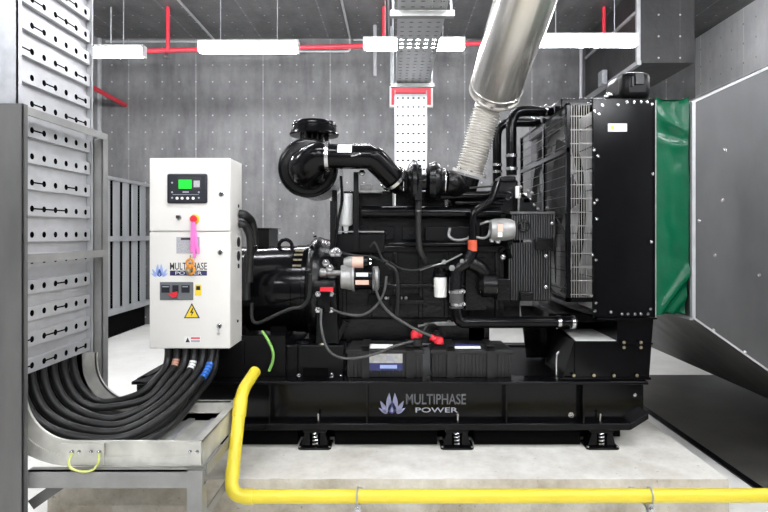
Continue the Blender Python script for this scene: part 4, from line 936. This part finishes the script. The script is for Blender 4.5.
b = MB(M['redb']); q = V(415, 333.5, 3.86); b.lathe(q + Vector((0, 0, -.035)), (0, 0, 1), [(0, .03), (.04, .03), (.055, .022)], 14); b.tube([q, q + Vector((.05, -.01, -.01))], .02, 8, 1); part(b, 'terminal_cap', t, bevel=.003)
b = MB(M['rubber']); q = V(417, 341, 3.83); b.lathe(q + Vector((0, 0, -.03)), (0, 0, 1), [(0, .035), (.04, .035), (.05, .02)], 14); part(b, 'terminal_boot', t)
t, a, c, D0, D1, z1 = battery(430.5, 513.5, 'right battery, plain black front with red terminal cap at its left', dict(straps=(451, 491)))
b = MB(M['bluel']); b.hexa([W(X(454, D0), D0 + .02, z1), W(X(482, D0), D0 + .02, z1), W(X(480, D0), D0 + .058, z1 + .021), W(X(454, D0), D0 + .058, z1 + .021), W(X(454, D0), D0 + .019, z1 + .002), W(X(482, D0), D0 + .019, z1 + .002), W(X(480, D0), D0 + .057, z1 + .023), W(X(454, D0), D0 + .057, z1 + .023)])
b.m(M['paper']); b.hexa([W(X(455, D0), D0 + .012, z1 + .0005), W(X(481, D0), D0 + .012, z1 + .0005), W(X(481, D0), D0 + .033, z1 + .013), W(X(455, D0), D0 + .033, z1 + .013), W(X(455, D0), D0 + .012, z1 + .002), W(X(481, D0), D0 + .012, z1 + .002), W(X(481, D0), D0 + .033, z1 + .0145), W(X(455, D0), D0 + .033, z1 + .0145)]); part(b, 'lid_label', t)
b = MB(M['redb']); q = V(439, 340, 3.83); b.lathe(q + Vector((0, 0, -.025)), (0, 0, 1), [(0, .032), (.035, .032), (.045, .024)], 14); b.tube([q + Vector((-.06, 0, .02)), q + Vector((-.01, 0, .0))], .022, 10, 1); part(b, 'terminal_cap', t, bevel=.003)
b = MB(M['rubber']); q = V(437, 332, 3.98); b.lathe(q + Vector((0, 0, -.03)), (0, 0, 1), [(0, .028), (.03, .028), (.04, .018)], 14); part(b, 'terminal_boot', t)

def lead(label, pts, r=.0085, m='hose', name='battery_cable', cat='cable', group='battery cables'):
    b = MB(M[m]); b.tube(pts, r, 10, 7); return solo(b, name, label, cat, group)
lead('cable looping from the red isolator switch down over the left battery', [V(321.5, 309, 3.8), V(321, 325, 3.76), V(326, 346, 3.72), V(336, 356, 3.70), V(352, 358.5, 3.70), V(375, 354, 3.72), V(395, 346, 3.76), V(413, 341, 3.79)])
lead('cable sagging from the isolator switch up to the starter motor', [V(333, 310, 3.83), V(346, 314, 3.8), V(362, 315, 3.79), V(376, 306, 3.79), V(384, 292, 3.79), V(386.5, 276, 3.8)])
lead('long cable dropping from the starter motor to the red terminal of the right battery', [V(373.5, 268, 3.78), V(375, 286, 3.76), V(382, 304, 3.76), V(395, 317, 3.78), V(415, 329, 3.79), V(431, 336, 3.8)], .0095)
lead('short black cable arching between the two batteries', [V(423.5, 331, 3.84), V(427, 326, 3.86), V(433, 324.5, 3.92), V(436, 326.5, 3.965)], .010, 'rubber')
lead('thin black cable resting along the alternator bottom beside the cabinet', [V(252, 303, 3.88), V(252, 318, 3.87), V(258, 323, 3.87), V(274, 316, 3.86), V(290, 309, 3.85), V(301, 307, 3.855), V(308, 300, 3.85), V(310, 288, 3.85), V(310.5, 274, 3.85)], .012, 'rubber')
lead('green and yellow earth wire hanging from the gland beside the gas pipe', [V(262, 331, 3.79), V(268, 340, 3.785), V(273, 352, 3.78), V(272.5, 362, 3.785), V(269, 371, 3.79)], .0095, 'ygreen', 'earth_wire', 'wire', 'earth wires')

# ------------------------------------------------------------------ gas pipe
gD, gr = 3.0, .036
t = thing('gas_pipe', 'bright yellow gas pipe along the plinth front and up beside the cabinet', 'gas pipe', V(400, 500, gD))
gp = [W(5.0, gD, Z(494, gD)), W(X(230, gD), gD, Z(496.5, gD))]
gp += [V(241.5, 392, 3.28), V(255, 371.5, 3.5)]
b = MB(M['yellow']); b.tube(rounded([gp[0], gp[1], gp[2], gp[3]], .085, 8), gr, 20, 1); part(b, 'pipe_run', t)
b = MB(M['yellow']); b.lathe(gp[1] + Vector((.075, 0, .0)), (1, 0, 0), [(0, gr), (0, gr + .004), (.05, gr + .004), (.05, gr)], 24, cap=False); part(b, 'socket_collar', t)
d = (gp[2] - gp[1]).normalized(); b = MB(M['yellow']); b.lathe(gp[1] + d * .09, d, [(0, gr), (0, gr + .003), (.05, gr + .003), (.05, gr)], 24, cap=False); part(b, 'socket_collar', t)
b = MB(M['yellow']); b.lathe(gp[2] - d * .14, d, [(0, gr), (0, gr + .004), (.10, gr + .004), (.10, gr)], 24, cap=False); part(b, 'socket_collar', t)
for x in (357.5, 650):
    q = W(X(x, gD), gD, Z(495 if x < 500 else 494.4, gD))
    b = MB(M['galv']); b.torus(q, (1, 0, 0), gr + .004, .005, 24, 8); b.box(q.x - .014, q.x + .014, q.y - .02, q.y + .02, q.z - gr - .06, q.z - gr - .006); b.box(q.x - .014, q.x + .014, q.y - .01, pd0 - CD, q.z - gr - .045, q.z - gr - .03); b.m(M['chrome']); b.bolt((q.x, q.y - .02, q.z - gr - .035), (0, -1, 0), .012, .012); part(b, 'pipe_clip', t)

# ------------------------------------------------------------------ vertical cable ladder at left
t = lad = thing('cable_ladder', 'tall zinc cable ladder with punched rungs rising at the left edge', 'cable ladder', W(-1.85, 3.1, .85))
lz0, lz1 = .86, 4.3
b = MB(M['galv']); b.dbox(-1.905, -1.812, 2.70, 2.708, lz0, lz1); b.dbox(-1.818, -1.812, 2.70, 2.735, lz0, lz1); part(b, 'side_rail', t)
b = MB(M['galvl']); b.dbox(-1.905, -1.838, 3.432, 3.44, lz0, lz1); b.dbox(-1.844, -1.838, 3.425, 3.44, lz0, lz1); part(b, 'side_rail', t)
b = MB(M['galvl']); b.dbox(-1.8795, -1.877, 2.71, 3.43, lz0 + .08, lz1); part(b, 'cover_sheet', t)
def make_rung():
    b = MB(M['galvl'])
    perforated(b, (0, -.36 + .01, -.034), (0, 1, 0), (0, 0, 1), 7, 1, .1, .068, .0165)
    b.box(-.026, 0, -.35, .35, -.036, -.034); b.box(-.026, 0, -.35, .35, .034, .036)
    b.m(M['dark']); b.box(-.0265, -.02, -.35, .35, -.034, .034)  # dark back of the channel: shade inside the holes put in as colour
    return b
pitch = 26.35 * 2.846 / F; r0 = None; k = -3
random.seed(3)
zz = Z(366.5, 2.846)
while zz < lz1 - .05:
    b = make_rung()
    b.m(M['dark']); 
    for q in range(6):
        if random.random() < .38: b.box(0, .0006, -.35 + .05 + q * .1, -.35 + .15 + q * .1, -.004, .004)
    for v in b.bm.verts: v.co += W(-1.85, 3.07, zz)
    part(b, 'rung', lad, angle=20); zz += pitch
# frame posts and bars
t = fr = thing('support_frame', 'grey angle-iron frame carrying the cable ladder and floor tray', 'support frame', W(-1.4, 3.0, 0))
b = MB(M['frame']); b.dbox(-1.88, -1.753, 2.655, 2.665, 0, 2.245); b.dbox(-1.763, -1.753, 2.655, 2.69, 0, 2.245); b.dbox(-1.88, -1.872, 2.655, 2.695, 0, 2.245); part(b, 'post', t, bevel=.002)
b = MB(M['framel']); b.dbox(-1.87, -1.79, 3.45, 3.46, .201, 2.21); b.dbox(-1.798, -1.79, 3.45, 3.52, .201, 2.21); part(b, 'post', t, bevel=.002)
for z in (2.20, 1.485):
    b = MB(M['framel']); b.dbox(-1.80, -1.765, 2.69, 3.46, z + .03, z + .04); b.dbox(-1.77, -1.762, 2.69, 3.46, z, z + .04); part(b, 'cross_bar', t)
b = MB(M['framel']); b.dbox(-1.76, -.917, 2.70, 2.708, .40, .486); b.dbox(-1.76, -.917, 2.70, 2.74, .478, .486); part(b, 'front_beam', t)
b = MB(M['framel']); b.dbox(-.990, -.917, 2.69, 2.70, 0, .486); b.dbox(-.927, -.917, 2.70, 2.76, 0, .41); part(b, 'leg', t)
b = MB(M['framel']); b.dbox(-.925, -.917, 2.76, 3.36, .43, .486); b.dbox(-.925, -.917, 2.76, 3.36, .22, .27); b.dbox(-.925, -.917, 3.29, 3.36, .201, .43); part(b, 'side_beam', t)
for D in (2.74, 3.3): b = MB(M['frame']); b.bar(W(-1.77, D, .30), W(-1.60, D, .42), .05, .008, (0, 1, 0)); part(b, 'brace', t)
b = MB(M['framel']); b.dbox(-1.79, -.917, 3.40, 3.41, .40, .486); part(b, 'rear_beam', t)
# curved side rails and bed of the floor tray
t = trt = thing('cable_tray', 'zinc cable tray on the frame, bending up into the cable ladder', 'cable tray', W(-1.3, 3.05, .49))
def bend(off, xr=-.938):
    a_, b_ = .30 - off * (2.1 if off < 0 else 1), .30 - off
    pts = [(-1.56 - a_, .905)]
    for k in range(13):
        a = PI + (PI / 2) * k / 12; pts.append((-1.56 + a_ * math.cos(a), .85 + b_ * math.sin(a)))
    pts.append((xr, .55 + off)); return pts
def ribbon(b, o0, o1, Da, Db):
    P, Q = bend(o0), bend(o1)
    v = [b.verts([W(x, D, z) for x, z in S]) for S, D in ((P, Da), (Q, Da), (Q, Db), (P, Db))]
    n = len(P)
    for k in range(n - 1):
        for i in range(4): b._f([v[i][k], v[i][k + 1], v[(i + 1) % 4][k + 1], v[(i + 1) % 4][k]])
    b._f([v[i][0] for i in range(4)]); b._f([v[i][n - 1] for i in range(4)])
for Da in (2.745, 3.395):
    s = 1 if Da < 3 else -1
    b = MB(M['tray']); ribbon(b, -.06, .062, Da, Da + .004); ribbon(b, .052, .064, Da - .010 if s > 0 else Da, Da + .004 if s > 0 else Da + .014)
    ribbon(b, -.06, -.012, Da - .008 if s > 0 else Da, Da + .004 if s > 0 else Da + .012); part(b, 'side_rail', t, angle=30)
b = MB(M['tray']); b.dbox(-.942, -.934, 2.75, 3.39, .49, .612); b.dbox(-.975, -.934, 2.75, 3.39, .604, .614); part(b, 'end_plate', t)
b = MB(M['tray']); ribbon(b, -.060, -.056, 2.749, 3.395); part(b, 'tray_bed', t, angle=30)
for x in (-1.5, -1.36, -1.22, -1.08):
    b = MB(M['galvl']); b.dbox(x - .02, x + .02, 2.75, 3.394, .4945, .508); part(b, 'rung', t)
for x0, x1, xs in ((61, 104, (72, 79, 91, 99)), (187, 201, (190, 197))):
    b = MB(M['tray']); b.dbox(X(x0, 2.73), X(x1, 2.73), 2.727, 2.735, .50, .605); b.m(M['chrome'])
    for x in xs: b.bolt(V(x, 452, 2.727), (0, -1, 0), .008, .010)
    part(b, 'splice_plate', t)
b = MB(M['ywire']); b.tube([V(72, 453, 2.712), V(69, 461, 2.70), V(71, 468, 2.692), V(82, 471.5, 2.690), V(92, 470, 2.690), V(98, 463, 2.70), V(99, 453, 2.712)], .006, 8); part(b, 'earth_link', t)
# power cables
random.seed(11)
NC = 12
ends = [(168 + k * 4.4, 3.585 if k % 2 == 0 else 3.68) for k in range(NC)]
bands = {2: 'copper', 6: 'paper', 10: 'bluet'}
for k in range(NC):
    xe, De = ends[k]; Xe = X(xe, De)
    D = 3.33 - k * .0475
    hi = .046 if k % 2 == 0 else 0; zb = .538 + hi; aa = .392 - hi; xi = -1.56 - aa
    pts = [W(xi, D, 1.0), W(xi, D, .92)]
    for g in (0, 30, 60, 90):
        g = math.radians(g); x = -1.56 - aa * math.cos(g)
        if x < Xe - .21: pts.append(W(x, D, .85 - (.85 - zb) * math.sin(g)))
    if Xe - .20 > -1.48: pts.append(W(Xe - .20, D, zb))
    pts.append(W(Xe - .07, D + .5 * (3.395 - D), zb + (.082 if k == 0 else .060 if hi else .018)))
    pts += [W(Xe - .025, 3.395, .718 if hi else .664 if k == 1 else .652), W(Xe - .003, De - .03, .772 if hi else .72), W(Xe, De, .815 if hi else .77), W(Xe, De, cz0 - .006)]
    nth = ('leftmost', 'second from the left', 'third from the left', 'fourth from the left', 'fifth from the left', 'sixth from the left', 'sixth from the right', 'fifth from the right', 'fourth from the right', 'third from the right', 'second from the right', 'rightmost')[k]
    t = thing('power_cable', f'thick black cable entering the bottom of the white cabinet, {nth}', 'cable', W(-1.4, D, .51), 'power cables in the tray')
    b = MB(M['rubber']); b.tube(even(pts, 56, 10), .0212, 12, 1); part(b, 'sheath', t)
    if k in bands:
        b = MB(M[bands[k]]); q = even(pts, 56, 10)
        for g in ((50, 51, 52) if k != 10 else (48, 49, 50, 51, 52)): b.tube([q[g], q[g].lerp(q[g + 1], .65)], .0228, 14, 1)
        nm = {'copper': 'copper tape', 'paper': 'white tape', 'bluet': 'blue tape'}[bands[k]]
        t['label'] = f'thick black power cable marked with {nm} bands just under the white cabinet'; t['group'] = 'power cables in the tray'
        part(b, 'marking_tape', t)

# ------------------------------------------------------------------ camera, world, view
cam = bpy.data.cameras.new('camera'); co = bpy.data.objects.new('camera', cam); COL.objects.link(co)
co.location = (0, -CD, HC); co.rotation_euler = (PI / 2, 0, 0)
cam.sensor_width = 36; cam.lens = F / 768 * 36; cam.shift_x = -(VX - 384) / 768; cam.shift_y = -(256 - VY) / 768
cam.clip_start = .05
SC.camera = co
w = bpy.data.worlds.new('world'); SC.world = w; w.use_nodes = True
w.node_tree.nodes['Background'].inputs[0].default_value = (.5, .5, .5, 1); w.node_tree.nodes['Background'].inputs[1].default_value = .02
for o in bpy.data.objects:
    if '_o' in o: del o['_o']
SC.view_settings.view_transform = 'Standard'; SC.view_settings.look = 'None'; SC.view_settings.gamma = 1; SC.view_settings.exposure = 0.74
SC.view_settings.use_curve_mapping = False
SC.cycles.use_denoising = True
SC.cycles.max_bounces = 8
